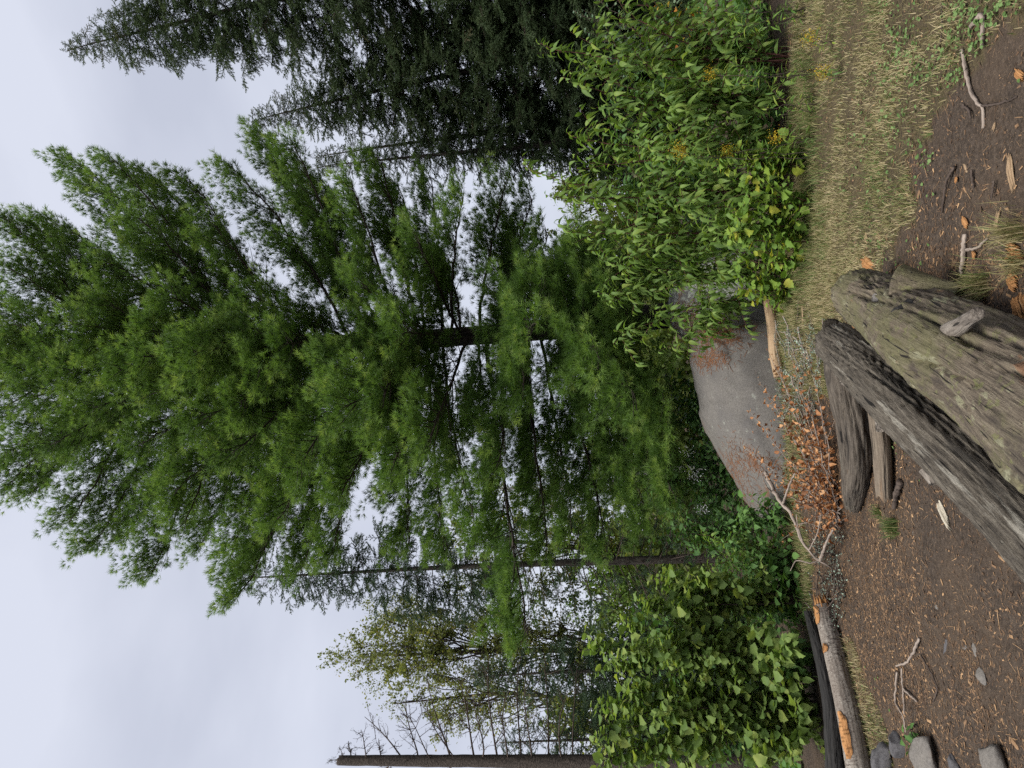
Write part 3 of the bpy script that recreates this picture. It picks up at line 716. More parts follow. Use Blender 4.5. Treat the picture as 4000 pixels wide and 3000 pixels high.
# (start column on the trunk, tip column, tip row) in 2212-wide photo pixels, tip depth offset in metres (minus = towards the viewer), limb radius
LIMBS = [
 # right flank (top of the picture)
 (330, 60, 478, -.3, .030), (420, 92, 470, .5, .032), (250, 8, 468, -.8, .03), (470, 152, 338, .2, .042), (520, 245, 345, -.7, .036), (560, 312, 365, .6, .036), (600, 402, 382, .0, .036),
 (540, 300, 470, -1.4, .034), (640, 455, 480, -1.2, .034), (760, 500, 362, -.6, .036), (800, 572, 288, .3, .05), (800, 632, 308, -.9, .036), (850, 700, 395, .9, .034),
 (860, 760, 405, -1.3, .034), (900, 815, 335, -.2, .036), (930, 860, 400, 1.1, .034), (960, 930, 382, .2, .036), (980, 1000, 425, -1.2, .034), (1030, 1095, 388, -.1, .036),
 (1070, 1150, 430, .9, .034), (1120, 1185, 505, -.9, .032), (1000, 900, 520, -2.3, .03), (1160, 1270, 520, -1.5, .034), (1200, 1320, 575, -2.2, .032), (1130, 1110, 480, 2.2, .03),
 # left flank (bottom of the picture)
 (200, 6, 1058, -.2, .032), (260, 60, 1072, .6, .032), (330, 150, 1128, -.7, .036), (380, 195, 1182, .3, .040), (440, 268, 1160, .9, .034), (470, 325, 1240, -.3, .042),
 (520, 400, 1130, -1.2, .034), (560, 432, 1182, .8, .034), (600, 500, 1200, -.7, .036), (660, 560, 1210, .2, .036), (720, 512, 1290, -.9, .036), (740, 650, 1235, .9, .036),
 (800, 715, 1200, -1.0, .036), (860, 880, 1180, .2, .036), (930, 960, 1195, -.4, .036), (960, 1020, 1110, -2.0, .034), (1060, 1140, 1372, -2.6, .045), (1120, 1180, 1180, -1.1, .036),
 (1160, 1235, 1150, .5, .034), (1200, 1310, 1180, -.6, .034), (1260, 1400, 1130, -1.6, .034), (1300, 1450, 1060, -2.4, .034), (1330, 1480, 1010, -1.8, .032), (1250, 1330, 1060, 1.5, .03),
 # towards the viewer
 (980, 742, 880, -3.3, .045), (900, 720, 800, -2.9, .036), (1000, 870, 720, -3.0, .034), (860, 540, 722, -2.5, .036), (760, 540, 640, -2.2, .036), (640, 330, 850, -2.3, .036), (560, 310, 770, -2.5, .034),
 (700, 440, 905, -2.6, .036), (740, 500, 980, -2.3, .036), (520, 200, 880, -2.0, .034), (460, 160, 700, -2.2, .034), (420, 110, 960, -1.9, .034), (560, 370, 640, -2.1, .034), (500, 220, 560, -1.8, .034),
 (880, 740, 1060, -2.6, .036), (820, 640, 1010, -2.8, .036), (960, 850, 1000, -3.1, .034), (1020, 930, 940, -3.4, .034), (1210, 1290, 760, -3.6, .036), (1230, 1370, 850, -3.3, .034), (1150, 1130, 830, -3.0, .036),
 (1300, 1440, 880, -2.6, .032), (1270, 1360, 700, -2.7, .032), (1330, 1420, 600, -1.8, .03), (680, 420, 760, -2.9, .034), (360, 60, 860, -1.8, .034), (320, 30, 700, -1.7, .034), (300, 10, 980, -1.3, .032), (150, -40, 800, -1.3, .03), (120, -60, 700, -1.2, .03), (170, -30, 900, -1.2, .03), (200, 0, 760, -1.6, .03), (140, -50, 620, -1., .03), (100, -80, 860, -.9, .03), (90, -90, 770, -1.1, .03), (60, -110, 720, -.9, .03),
 (280, 20, 580, -1.2, .032), (940, 780, 620, -2.4, .034), (620, 300, 960, -2.0, .034), (660, 380, 1060, -1.6, .034), (800, 600, 1120, -1.8, .034), (1080, 1080, 1000, -2.7, .034), (1100, 1160, 700, -3.4, .034),
 (620, 480, 740, -2.6, .034), (560, 400, 790, -2.4, .034), (500, 330, 715, -2.3, .034), (440, 260, 800, -2.2, .034), (380, 200, 740, -2.0, .032), (330, 150, 800, -1.9, .032), (280, 100, 750, -1.8, .032), (700, 560, 800, -2.7, .034), (760, 620, 740, -2.8, .034), (240, 50, 790, -1.6, .03), (200, 10, 740, -1.5, .03), (900, 830, 850, -3.2, .034), (420, 240, 660, -1.9, .032), (650, 520, 870, -2.6, .032), (1180, 1330, 640, -2.8, .03), (1220, 1400, 720, -2.6, .03), (1250, 1440, 800, -2.4, .03), (1280, 1460, 950, -2.2, .03), (1080, 1180, 620, -2.6, .032), (1120, 1240, 560, -2., .03),
 # away from the viewer and high above
 (500, 300, 820, 2.0, .034), (640, 420, 640, 2.4, .034), (700, 480, 1000, 2.4, .034), (850, 650, 560, 2.6, .034), (900, 760, 1000, 2.6, .034), (1000, 950, 560, 2.8, .032), (1040, 1020, 920, 2.6, .032),
 (1120, 1150, 1020, 2.6, .032), (1180, 1220, 600, 2.6, .032), (380, 120, 620, 1.6, .032), (400, 140, 960, 1.6, .032), (760, 600, 900, 2.9, .032), (1260, 1330, 520, 1.2, .03),
]
for (sx, tx, ty, dy, r_) in LIMBS:
    A_ = on_trunk(sx); B_ = at(tx * S, ty * S, YP + dy)
    low = max(0, (sx - 950) / 400.)
    pine_limb(PINE, A_, B_, r_ * .9, 1.0, .04 + .05 * low)
for k in range(34):                                   # crown above the frame
    z0 = random.uniform(.45, .97); q = tkp[int(119 * (.60 + .40 * z0))]; az = k * 2.4; l = 1.9 * (1.1 - z0) + .4
    pine_limb(PINE, q, q + np.array([math.cos(az) * l, math.sin(az) * l, l * 1.0]), .02, .9)

# ------------------------------------------------------------------ spruces
def spruce_shoot(seed, ln=.33, nl=.036, wd=.013):
    """a flat spray: 30 cm twig with side twigs, short needles all round"""
    r = np.random.default_rng(seed); V = []; F = []
    def brush(a, d, l, n):
        for k in range(n):
            b = a + d * l * (k + r.uniform(0, 1)) / n; q = nrm(r.normal(size=3)); q = nrm(q - d * (q @ d)); dd = nrm(q + d * .9)
            s = nrm(np.cross(dd, r.normal(size=3))) * wd * .5; k0 = len(V); V.extend([b + s, b - s, b + dd * nl * r.uniform(.8, 1.3)]); F.append((k0, k0 + 1, k0 + 2))
        s = nrm(np.cross(d, [0, 0, 1.])) * .004; k0 = len(V); V.extend([a + s, a - s, a + d * l]); F.append((k0, k0 + 1, k0 + 2))
    Y = np.array([0, 1., 0]); brush(Y * 0, Y, ln, 34)
    for k in range(5):
        s = 1 if k % 2 else -1; y = ln * (.12 + .16 * k); d = nrm(np.array([s * r.uniform(.6, 1.1), .9, r.uniform(-.5, .1)])); brush(Y * y, d, ln * (.5 - .065 * k) * r.uniform(.8, 1.1), 16)
    return np.array(V), np.array(F)
SPR = [spruce_shoot(200 + k) for k in range(6)]
GSPR = {'spruce_needle': scatter_group('spruce_shoots', SPR, MAT['spruce_needle']), 'fir_needle': scatter_group('fir_shoots', SPR, MAT['fir_needle'])}
def spruce(name, label, tipx, tipy, basex, basey, Y, wid, mat, dens=1., bare=.0, droop=.35, group=None, clear=0., profile=.8, sprigs=1., rk=1., lo_bare=.0, size=1., slope=.27):
    """tip and a lower trunk point in photo pixels at depth Y; wid = crown half width in metres near the foot"""
    tip = at(tipx, tipy, Y); foot = at(basex, basey, Y)
    base = foot + (tip - foot) * (-(foot[2]) / (tip[2] - foot[2]))
    base[2] = float(hgt(base[0], base[1])) - .05
    H = tip[2] - base[2]; root = thing(name, base, label, 'spruce tree' if name == 'spruce' else 'fir tree', group)
    n = 26; s = np.linspace(0, 1, n)[:, None]; P = base + (tip - base) * s
    P[1:-1] += np.stack([np.sin(s[1:-1, 0] * 5 + H) * .03, np.cos(s[1:-1, 0] * 4) * .03, s[1:-1, 0] * 0], 1)
    V, F, lc = log_mesh(P, np.linspace(.0105 * H * rk + .015, .008, 12), 60, 14, .03, .05, .05, int(H * 10)); part('trunk', root, V, F, MAT['spruce_bark'], lc=lc, smooth=True)
    st = Sticks(); sp, sdr, stt, ss = [], [], [], []; nb = int(H * 23 * dens); m_ = 7; e = np.linspace(0, 1, m_)[:, None]
    for b in range(nb):
        q = clear + (1 - clear) * (b + random.random()) / nb       # 0 foot .. 1 tip
        p = P[0] + (P[-1] - P[0]) * q; az = b * 2.399 + random.gauss(0, .3)
        l = min(wid * (1 - q) ** profile, slope * H * (1 - q)) * random.uniform(.68, 1.1) + .05
        d = np.array([math.cos(az), math.sin(az), 0.]); up0 = .75 * q ** 2 - .15
        bp = p + d * l * e + UPV * l * (up0 * e - droop * e ** 1.6 * (1 - .6 * q) + .22 * e ** 4)
        st.add(bp, np.linspace(.006 + .006 * l, .002, m_))
        isbare = random.random() < bare or q < lo_bare
        ns = max(2, int(l / .105 * sprigs)); sd = crs(d, UPV)
        for e_ in np.linspace(.22 if l > .6 else .08, 1, ns):
            pp = along(bp, e_)
            for side in (-1, 1):
                td = un(d * .75 + sd * side * random.uniform(.3, 1) + UPV * random.uniform(-.6, .15)); tl = (l * .30 * (1.08 - e_) + .06) * random.uniform(.5, 1.1)
                p2 = pp + td * tl - UPV * .14 * tl
                st.add(np.array([pp, p2]), [.004, .002])
                if isbare and random.random() < .85: continue
                for h in ((0., 1.) if tl > .16 else (.5,)):
                    sp.append(pp + (p2 - pp) * h); sdr.append(un(td + rng.normal(size=3) * .35 + UPV * random.uniform(-.3, .25)))
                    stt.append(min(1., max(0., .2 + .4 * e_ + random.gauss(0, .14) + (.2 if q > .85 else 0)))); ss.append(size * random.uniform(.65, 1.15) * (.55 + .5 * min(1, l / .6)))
        if not isbare: sp.append(bp[-2]); sdr.append(un(bp[-1] - bp[-2])); stt.append(.6); ss.append(size * .8 * (.5 + .5 * min(1, l / .6)))
    for k in range(8): sp.append(P[-1] - UPV * .09 * (k + 1)); sdr.append(UPV + rng.normal(size=3) * .35); stt.append(.7); ss.append(.45)
    V, F, T_, L2 = st.acc(3).get(); part('branches', root, V, F, MAT['twig'], lc=L2, kind='stuff')
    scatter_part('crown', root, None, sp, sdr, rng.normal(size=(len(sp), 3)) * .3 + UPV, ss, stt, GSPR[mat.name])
    return root
SN, FN = MAT['spruce_needle'], MAT['fir_needle']
spruce('spruce', 'tallest dark spruce with blunt bushy top at the picture\'s top edge', 262, 199, 1055, 0, 15.0, 3.0, SN, .95, droop=.45, profile=.6, slope=.29)
spruce('spruce', 'dark pointed spruce between the tallest spruce and the twin spires', 985, 474, 2125, 211, 16.0, 2.5, SN, 1.3, droop=.45, profile=.62)
spruce('spruce', 'upper of the twin thin sparse spruce spires beside the pine', 1233, 618, 2125, 482, 17.0, 1.7, SN, .95, bare=.15, droop=.4, profile=.6, sprigs=.9, slope=.17)
spruce('spruce', 'lower of the twin thin sparse spruce spires beside the pine', 1236, 657, 2100, 560, 16.2, 1.5, SN, .95, bare=.15, droop=.4, profile=.6, sprigs=.9, slope=.15)
spruce('spruce', 'broad shaded spruce cut by the picture\'s top edge behind the shrubs', 1180, -260, 2300, -330, 13.5, 2.4, SN, .9, bare=.15, droop=.5, profile=.5)
spruce('spruce', 'short shaded spruce behind the round leaved aspen sapling', 1560, 120, 2300, 90, 18.5, 2.6, SN, .9, bare=.15, droop=.5, profile=.5)
spruce('spruce', 'slender spruce with long bare grey trunk between the pine and the thin leaved birch', 848, 2258, 2531, 2188, 15.5, 1.9, FN, .6, bare=.12, droop=.25, profile=.75, sprigs=.9, lo_bare=.40, rk=.72)
spruce('fir', 'small bluish conifer behind the round leaved bushes', 1840, 2640, 2420, 2620, 12.5, 1.5, FN, 1.1, bare=.1, droop=.3, profile=.7)
spruce('fir', 'low dark conifer at the foot of the bare snag', 1950, 2900, 2420, 2890, 11.5, 1.3, FN, 1.0, bare=.3, droop=.3, profile=.7)

# ------------------------------------------------------------------ broadleaved trees behind
def diamond(w_, fold=.18):
    V = np.array([[0, 0, 0], [w_ / 2, .5, fold * w_], [0, 1, 0], [-w_ / 2, .5, fold * w_]]); return V, np.array([[0, 1, 2], [0, 2, 3]])
def broadleaf(name, label, cat, tips, base, r0, mat, bark, leaf=.07, nleaf=3500, spread=.8, seed=1, group=None, twigs=9, bare=.1, bark_r=1., wl=.75):
    """base point; tips = crown limb ends (world points)"""
    root = thing(name, base, label, cat, group); base = np.array(base); ac = Acc(); st = Sticks(); rs = np.random.default_rng(seed)
    top = max(tips, key=lambda p: p[2]); tr = smooth_path([base - UPV * .1, base + (top - base) * .3 + rs.normal(size=3) * .15 * [1, 1, 0], base + (top - base) * .62 + rs.normal(size=3) * .2 * [1, 1, 0], top], 40)
    H = top[2] - base[2]; V, F, lc = log_mesh(tr, [r0, r0 * .85, r0 * .6, r0 * .35, .012], 60, 16, .04, .03, .03, seed); part('trunk', root, V, F, bark, lc=lc, smooth=True)
    LP = []; LD = []
    per = max(2, nleaf // (len(tips) * twigs * 3))
    for tp in tips:
        k = np.clip(int(40 * np.clip((tp[2] - base[2]) / H - rs.uniform(.18, .42), .12, .95)), 2, 38); A_ = tr[k]
        P = bez(A_, A_ + (tp - A_) * .35 + UPV * .02, A_ + (tp - A_) * .7 + UPV * .15, tp, 9) ; P[1:-1] += rs.normal(size=(7, 3)) * .06
        V, F, lc = tube(P, np.linspace(r0 * .28, .006, 9), 5); ac.add(V, F, .5, lc); l = np.linalg.norm(tp - A_)
        for _ in range(twigs):
            e = rs.uniform(.25, 1); pp = P[int(e * 8)]; d = nrm(nrm(tp - A_) * .7 + rs.normal(size=3) * .6 + UPV * .25); tl = rs.uniform(.3, 1) * spread * (.35 + .16 * l)
            Q = np.array([pp, pp + d * tl * .5 + rs.normal(size=3) * .04, pp + d * tl]); st.add(Q, [.008, .005, .002])
            for _2 in range(3):
                d2 = nrm(d + rs.normal(size=3) * .6); q0 = pp + d * tl * rs.uniform(.3, 1); Q = np.array([q0, q0 + d2 * tl * .5]); st.add(Q, [.004, .0015])
                if rs.random() < bare: continue
                h = rs.uniform(.15, 1, per)[:, None]; LP.append(q0 + d2 * tl * .5 * h + rs.normal(size=(per, 3)) * .05); LD.append(nrm(rs.normal(size=(per, 3)) + d2 * .6 - UPV * .5))
    s3 = st.acc(); V, F, T_, L2 = s3.get(); ac.add(V, F, .5, L2); V, F, T_, L2 = ac.get(); part('branches', root, V, F, bark, lc=L2, kind='stuff')
    if LP:
        p = np.concatenate(LP); d = np.concatenate(LD); V0, F0 = diamond(wl)
        V, F = inst(V0, F0, p, rots(d, rnd_dir(len(p)) * .8 + UPV), leaf * rs.uniform(.6, 1.2, len(p)))
        part('crown', root, V, F, mat, t=np.repeat(np.clip(rs.normal(.5, .2, len(p)), 0, 1), 2), kind='stuff')
    return root
def tips_in(box, Y, n, seed, dY=1.6):
    """limb tips spread over a picture region (photo pixels) at depth about Y"""
    r = np.random.default_rng(seed); return [at(r.uniform(box[0], box[2]), r.uniform(box[1], box[3]), Y + r.uniform(-dY, dY)) for _ in range(n)]
def foot(x, y, Y):
    p = at(x, y, Y); return np.array([p[0], Y, float(hgt(p[0], Y))])
broadleaf('birch_tree', 'yellow green thin leaved birch between the slender spruce and the dead snag', 'birch tree',
          tips_in((1400, 2330, 2050, 2680), 20, 26, 1) + [at(1375, 2530, 20), at(1400, 2620, 20.5), at(1500, 2420, 19)], foot(2400, 2500, 20), .11, MAT['hazy_birch_leaf'], MAT['limb_bark'], .085, 26000, 1.35, 4, twigs=13, bare=.03)
broadleaf('birch_tree', 'half bare birch with fine twigs next to the dead snag', 'birch tree',
          tips_in((1480, 2600, 2050, 2850), 19, 15, 2), foot(2400, 2700, 19), .09, MAT['hazy_birch_leaf'], MAT['limb_bark'], .075, 9000, 1.2, 5, bare=.3)
broadleaf('birch_tree', 'leafy birch seen through the gaps low behind the pine', 'birch tree',
          tips_in((1650, 1950, 2300, 2400), 22, 20, 3), foot(2500, 2250, 22), .12, MAT['birch_leaf'], MAT['limb_bark'], .095, 13000, 1.2, 6)
broadleaf('birch_tree', 'white trunked birch standing low between pine boughs', 'birch tree',
          tips_in((1900, 1680, 2350, 2050), 17, 14, 4) , foot(2440, 1835, 17), .085, MAT['birch_leaf'], MAT['white_birch'], .075, 5200, 1.0, 7)
broadleaf('birch_tree', 'bushy pale green tree behind the shrubs between pine and spruces', 'birch tree',
          tips_in((2120, 640, 2480, 1000), 19, 16, 5), foot(2700, 820, 19), .09, MAT['birch_leaf'], MAT['limb_bark'], .085, 6500, 1.0, 8)
broadleaf('birch_tree', 'yellow green tree glimpsed through the dark spruces', 'birch tree',
          tips_in((1650, -100, 2250, 420), 24, 20, 6), foot(2500, 180, 24), .12, MAT['birch_leaf'], MAT['limb_bark'], .09, 6500, 1.2, 9)
k = 0
for (box, Y, lab) in [((2150, 1400, 2560, 1900), 21, 'shaded leafy undergrowth tree straight behind the boulder'),
                      ((2180, 2050, 2560, 2500), 20, 'shaded leafy undergrowth tree behind the low green bush'),
                      ((2150, 2500, 2560, 3050), 18, 'shaded leafy undergrowth tree behind the round leaved bushes'),
                      ((2250, 1000, 2600, 1400), 22, 'shaded leafy undergrowth tree behind the pine trunk'),
                      ((2250, -200, 2600, 600), 20, 'shaded leafy undergrowth tree at the foot of the dark spruces')]:
    k += 1
    broadleaf('undergrowth_tree', lab, 'tree', tips_in(box, Y, 18, 20 + k, 1.2), foot(2560, (box[1] + box[3]) / 2, Y), .06, MAT['birch_leaf'] if k % 2 else MAT['cherry_leaf'], MAT['limb_bark'], .1, 5200, 1.2, 30 + k, group='undergrowth trees')

# far wood closing the view
ac = Acc(); ab = Acc(); r_ = np.random.default_rng(3)
for k in range(70):
    x = r_.uniform(-42, 42); y = r_.uniform(30, 48); h = r_.uniform(2.5, 7.0) if abs(x) > 6 else r_.uniform(2., 4.2); wd = r_.uniform(1.2, 2.4)
    V, F, lc = tube(np.array([[x, y, 0], [x + .1, y, h * .5], [x, y, h * .95]]), [.1, .07, .01], 5); ab.add(V, F, .5, lc)
    n_ = 520; z = r_.uniform(.05, 1, n_); rad = wd * (1 - z * .75) * np.sqrt(r_.uniform(0, 1, n_)); az = r_.uniform(0, 6.28, n_)
    p = np.stack([x + rad * np.cos(az), y + rad * np.sin(az), .3 + z * h], 1); V0, F0 = diamond(.7)
    V, F = inst(V0, F0, p, rots(rnd_dir(n_), rnd_dir(n_) + UPV), r_.uniform(.2, .42, n_)); ac.add(V, F, np.repeat(np.clip(r_.normal(.35, .2, n_), 0, .8), 2))
for k in range(110):
    x = r_.uniform(-16, 16); y = r_.uniform(17, 36); h = r_.uniform(.8, 2.3); wd = r_.uniform(.8, 1.7); n_ = 330
    z = r_.uniform(0, 1, n_); rad = wd * (1 - z * .6) * np.sqrt(r_.uniform(0, 1, n_)); az = r_.uniform(0, 6.28, n_)
    p = np.stack([x + rad * np.cos(az), y + rad * np.sin(az), .05 + z * h], 1); V0, F0 = diamond(.7)
    V, F = inst(V0, F0, p, rots(rnd_dir(n_), rnd_dir(n_) + UPV), r_.uniform(.14, .28, n_)); ac.add(V, F, np.repeat(np.clip(r_.normal(.3, .2, n_), 0, .8), 2))
V, F, T_, L2 = ac.get(); solo('far_wood', V, F, MAT['birch_leaf'], 'distant shaded wood closing the view behind the trees', 'wood', t=T_, kind='stuff')
V, F, T_, L2 = ab.get(); solo('far_trunks', V, F, MAT['limb_bark'], 'thin trunks of the distant shaded wood', 'wood', lc=L2, kind='stuff')

# ------------------------------------------------------------------ dead snag at the left edge
YS = 10.2
a0 = at(1312, 2970, YS); a1 = at(2300, 2975, YS); bs = a1 + (a0 - a1) * (-(a1[2]) / (a0[2] - a1[2]))
SNAG = thing('dead_snag', bs, 'bare broken off standing trunk with dead side branches at the picture\'s bottom edge', 'dead tree')
V, F, lc = log_mesh([bs - UPV * .1, bs + (a1 - bs) * .6, a1, (a0 + a1) / 2, a0], [.12, .10, .092, .085, .07], 150, 28, .05, .05, .06, 17, 0, .1)
part('trunk', SNAG, V, F, MAT['snag_bark'], lc=lc, smooth=True)
def bare_branch(root, A_, B_, r_, lev=2, name='branch', mat='twig', up=.1, ntw=9):
    ac = Sticks()
    def rec(a, b, r, l):
        n_ = 7; P = bez(a, a + (b - a) * .33 + rng.normal(size=3) * .05 * np.linalg.norm(b - a), a + (b - a) * .66 + UPV * up * np.linalg.norm(b - a) + rng.normal(size=3) * .05, b, n_)
        ac.add(P, np.linspace(r, r * .25 + .0006, n_))
        if l == 0: return
        ln = np.linalg.norm(b - a)
        for k in range(ntw if l == lev else 5):
            e = random.uniform(.2, .98); p = P[int(e * (n_ - 1))]; d = nrm(nrm(b - a) * .7 + rng.normal(size=3) * .55 + UPV * up); rec(p, p + d * ln * random.uniform(.18, .42) * (1.2 - .6 * e), r * .42, l - 1)
    rec(np.array(A_), np.array(B_), r_, lev); V, F, T_, L2 = ac.acc(4).get()
    part(name, root, V, F, MAT[mat], lc=L2)
for (sx, tx, ty, dy, r_) in [(1375, 1345, 2895, .2, .02), (1440, 1385, 2850, -.3, .018), (1500, 1455, 2885, .1, .02), (1590, 1440, 2800, .5, .022), (1650, 1560, 2700, .3, .022), (1700, 1600, 2780, -.6, .02), (1780, 1640, 2640, .6, .026), (1800, 1700, 2740, -.4, .02),
                             (1870, 1770, 2620, .5, .026), (1900, 1850, 2720, -.5, .022), (1960, 1900, 2560, .4, .026), (2000, 1960, 2700, -.6, .022), (2050, 2010, 2560, .7, .024), (2090, 2080, 2650, -.4, .022), (2150, 2120, 2560, .5, .022), (2200, 2190, 2700, -.3, .022), (1350, 1290, 2925, 0, .012), (1330, 1275, 2985, 0, .01), (2240, 2230, 2600, .5, .02), (1560, 1500, 3030, .3, .02), (1800, 1720, 3050, .2, .02)]:
    k = (sx - 1312) / (2300 - 1312.); A_ = a0 + (a1 - a0) * k
    bare_branch(SNAG, A_, at(tx + random.uniform(-40, 40), ty, YS + dy), r_ * .62, 2, up=random.uniform(-.1, .16), ntw=10)

# ------------------------------------------------------------------ leaves and shrubs
def leaf_shape(prof, fold, droop, curl=0., wave=0.):
    """leaf blade of length 1 along +Y: half widths prof, folded on the midrib, drooping towards the tip"""
    n = len(prof); V = []; F = []
    for k, w_ in enumerate(prof):
        y = k / (n - 1); z = -droop * y * y + curl * y ** 4; yy = y * (1 - .25 * abs(droop) * y)
        wv = wave * math.sin(y * 9)
        V += [[-w_, yy - (.04 if w_ > .02 else 0), z + fold * w_ + wv * w_], [0, yy, z], [w_, yy - (.04 if w_ > .02 else 0), z + fold * w_ - wv * w_]]
    for k in range(n - 1):
        a = 3 * k
        for q in ((a, a + 1, a + 4, a + 3), (a + 1, a + 2, a + 5, a + 4)): F += [(q[0], q[1], q[2]), (q[0], q[2], q[3])]
    return np.array(V, float), np.array(F)
PROF = {'lance': [.012, .10, .155, .15, .11, .05, .0], 'round': [.02, .30, .43, .46, .42, .30, .12, .0], 'oval': [.01, .17, .27, .29, .22, .11, .0],
        'lobed': [.02, .26, .40, .30, .45, .27, .30, .13, .0], 'thin': [.01, .06, .085, .07, .04, .0], 'hazel': [.02, .28, .40, .36, .43, .33, .34, .16, .0]}
SPECIES = {}
def species(key, prof, mat, stem, shapes, tints):
    pro = []
    for (fo, dr, cu, wv) in shapes:
        V, F = leaf_shape(PROF[prof], fo, dr, cu, wv)
        for t_ in tints: pro.append((V, F, t_, mesh(key + '_leaf', V, F, MAT[mat], t=np.full(len(F), t_), smooth=True)))
    SPECIES[key] = (pro, MAT[mat], MAT[stem])
species('cherry', 'lance', 'cherry_leaf', 'cherry_stem', [(.5, .55, 0, 0), (.35, .3, 0, .1), (.6, .75, .1, 0)], [.15, .3, .42, .52, .6, .68, .76, .86])
species('hazel', 'hazel', 'hazel_leaf', 'twig', [(.25, .25, 0, .1), (.15, .45, 0, .15), (.3, .1, 0, .1)], [.15, .35, .5, .6, .72, .86])
species('dogwood', 'oval', 'dogwood_leaf', 'twig', [(.3, .35, 0, 0), (.2, .15, 0, .1), (.35, .5, 0, 0)], [.2, .45, .6, .8])
species('lobed', 'lobed', 'lobed_leaf', 'cherry_stem', [(.25, .2, 0, .15), (.2, .4, 0, .2), (.3, .1, 0, .1)], [.2, .35, .5, .6, .7, .86])
species('golden', 'thin', 'goldenrod_leaf', 'twig', [(.3, .3, 0, 0), (.3, .6, 0, 0)], [.3, .6, .9])
species('aspen', 'round', 'aspen_leaf', 'twig', [(.15, .1, 0, .1), (.2, .25, 0, .1)], [.3, .6, .9])
species('yellow', 'oval', 'yellow_leaf', 'twig', [(.3, .3, 0, 0), (.2, .5, 0, .1)], [.3, .6, .95])
species('dead', 'oval', 'dead_leaf', 'grey_twig', [(.9, .7, .6, .3), (.6, -.5, -.3, .5), (1.1, .3, 0, .4), (.4, .9, .8, .5)], [.15, .4, .6, .8, .95])
species('shade', 'oval', 'dogwood_leaf', 'twig', [(.2, .3, 0, .1), (.2, .1, 0, 0)], [.0, .15, .3, .5])
def leafy(LV, path, spacing, start, size, droop=.45, out=.75, fwd=.5, up=.25, flat=.5):
    L_ = np.linalg.norm(np.diff(path, axis=0), axis=1).sum(); n = max(2, int(L_ * (1 - start) / spacing)); az = random.uniform(0, 6)
    for e in np.linspace(start, 1, n):
        p = along(path, e); T = un(along(path, min(1, e + .08)) - along(path, max(0, e - .08))); az += 2.4
        X = un(crs(T, UPV if abs(T[2]) < .9 else np.array([1., 0, 0]))); Z = crs(X, T)
        o = X * math.cos(az) + Z * math.sin(az) * flat
        d = un(o * out + T * fwd - UPV * droop + rng.normal(size=3) * .18)
        LV.append((p + o * .012, d, un(UPV + o * .35 * up + rng.normal(size=3) * .3), size * random.uniform(.45, 1.2) * (1 - .35 * (e > .93))))
def plant(name, label, cat, base, stems, sp, group=None, nobj=300, size=.1, spacing=.045, start=.25, sides=6, slen=.5, r0=.008, droop=.45, arch=.25, out=.75, fwd=.5, flat=.5, extra=None, tbias=0., rise=.38):
    """stems: tip points; every stem arches from the base, bears side shoots and leaves"""
    base = np.array(base, float); root = thing(name, base, label, cat, group); pro, mat, smat = SPECIES[sp]; LV = []
    for tp in stems:
        tp = np.array(tp, float); b0 = base + np.array([random.gauss(0, .05), random.gauss(0, .05), -.03]); ch = tp - b0; L_ = np.linalg.norm(ch)
        P = bez(b0, b0 + UPV * L_ * rise + ch * [.1, .1, 0], b0 + ch * [.55, .55, .82] + UPV * arch * .3 * L_, tp, 14); P[1:-1] += rng.normal(size=(12, 3)) * .008
        V, F, lc = tube(P, np.linspace(r0, .0022, 14), 5); ac = Acc(); ac.add(V, F, .5, lc); st = Sticks()
        leafy(LV, P, spacing, start, size, droop, out, fwd, flat=flat)
        for k in range(sides):
            e = random.uniform(.22, .92); p = along(P, e); T = un(along(P, min(1, e + .05)) - p + 1e-6); d = un(T * .6 + rng.normal(size=3) * .6 + UPV * .15); l = slen * random.uniform(.4, 1.1) * (1.15 - .6 * e)
            q = np.linspace(0, 1, 5)[:, None]; sp_ = p + d * l * q - UPV * .10 * l * q ** 2 * (1 if droop > .3 else -1)
            st.add(sp_, np.linspace(r0 * .45, .0015, 5)); leafy(LV, sp_, spacing, .12, size * .95, droop, out, fwd, flat=flat)
        if sides:
            V, F, T_, L2 = st.acc(4).get(); ac.add(V, F, .5, L2)
        join_part('stem', root, ac, smat)
    pos = np.array([l[0] for l in LV]); d = np.array([l[1] for l in LV]); up = np.array([l[2] for l in LV]); sz = np.array([l[3] for l in LV]); R_ = rots(d, up); n = len(pos)
    g_ = hgt(pos[:, 0], pos[:, 1]) + .02; pos[:, 2] = np.maximum(pos[:, 2], g_)
    xs, ys, dz = proj(pos); inside = (xs > -40) & (xs < 4040) & (ys > -40) & (ys < 3040)
    c = pos.mean(0); depth = (pos - c) @ nrm(CAM - c)                  # nearest to the viewer first
    order = np.argsort(-(depth + inside * 50 + rng.normal(size=n) * .02)); pick = rng.integers(0, len(pro), n)
    if tbias: pick = np.where(rng.random(n) < tbias, rng.integers(0, len(pro), n), pick)
    for i in order[:nobj]:
        o = bpy.data.objects.new('leaf', pro[pick[i]][3]); COL.objects.link(o); o.parent = root
        m_ = Matrix.Identity(4)
        for a_ in range(3):
            for b_ in range(3): m_[a_][b_] = R_[i][a_, b_] * sz[i]
            m_[a_][3] = pos[i][a_] - base[a_]
        o.matrix_local = m_
    rest = order[nobj:]
    if len(rest):
        A = Acc()
        for k, (V0, F0, t_, _m) in enumerate(pro):
            w_ = rest[pick[rest] == k]
            if len(w_): V, F = inst(V0, F0, pos[w_], R_[w_], sz[w_]); A.add(V, F, t_)
        V, F, T_, L2 = A.get(); part('foliage', root, V, F, mat, t=T_, kind='stuff', smooth=True)
    if extra: extra(root)
    return root
def tips(lst, Y, j=.35): return [at(x, y, Y + random.uniform(-j, j)) for x, y in lst]

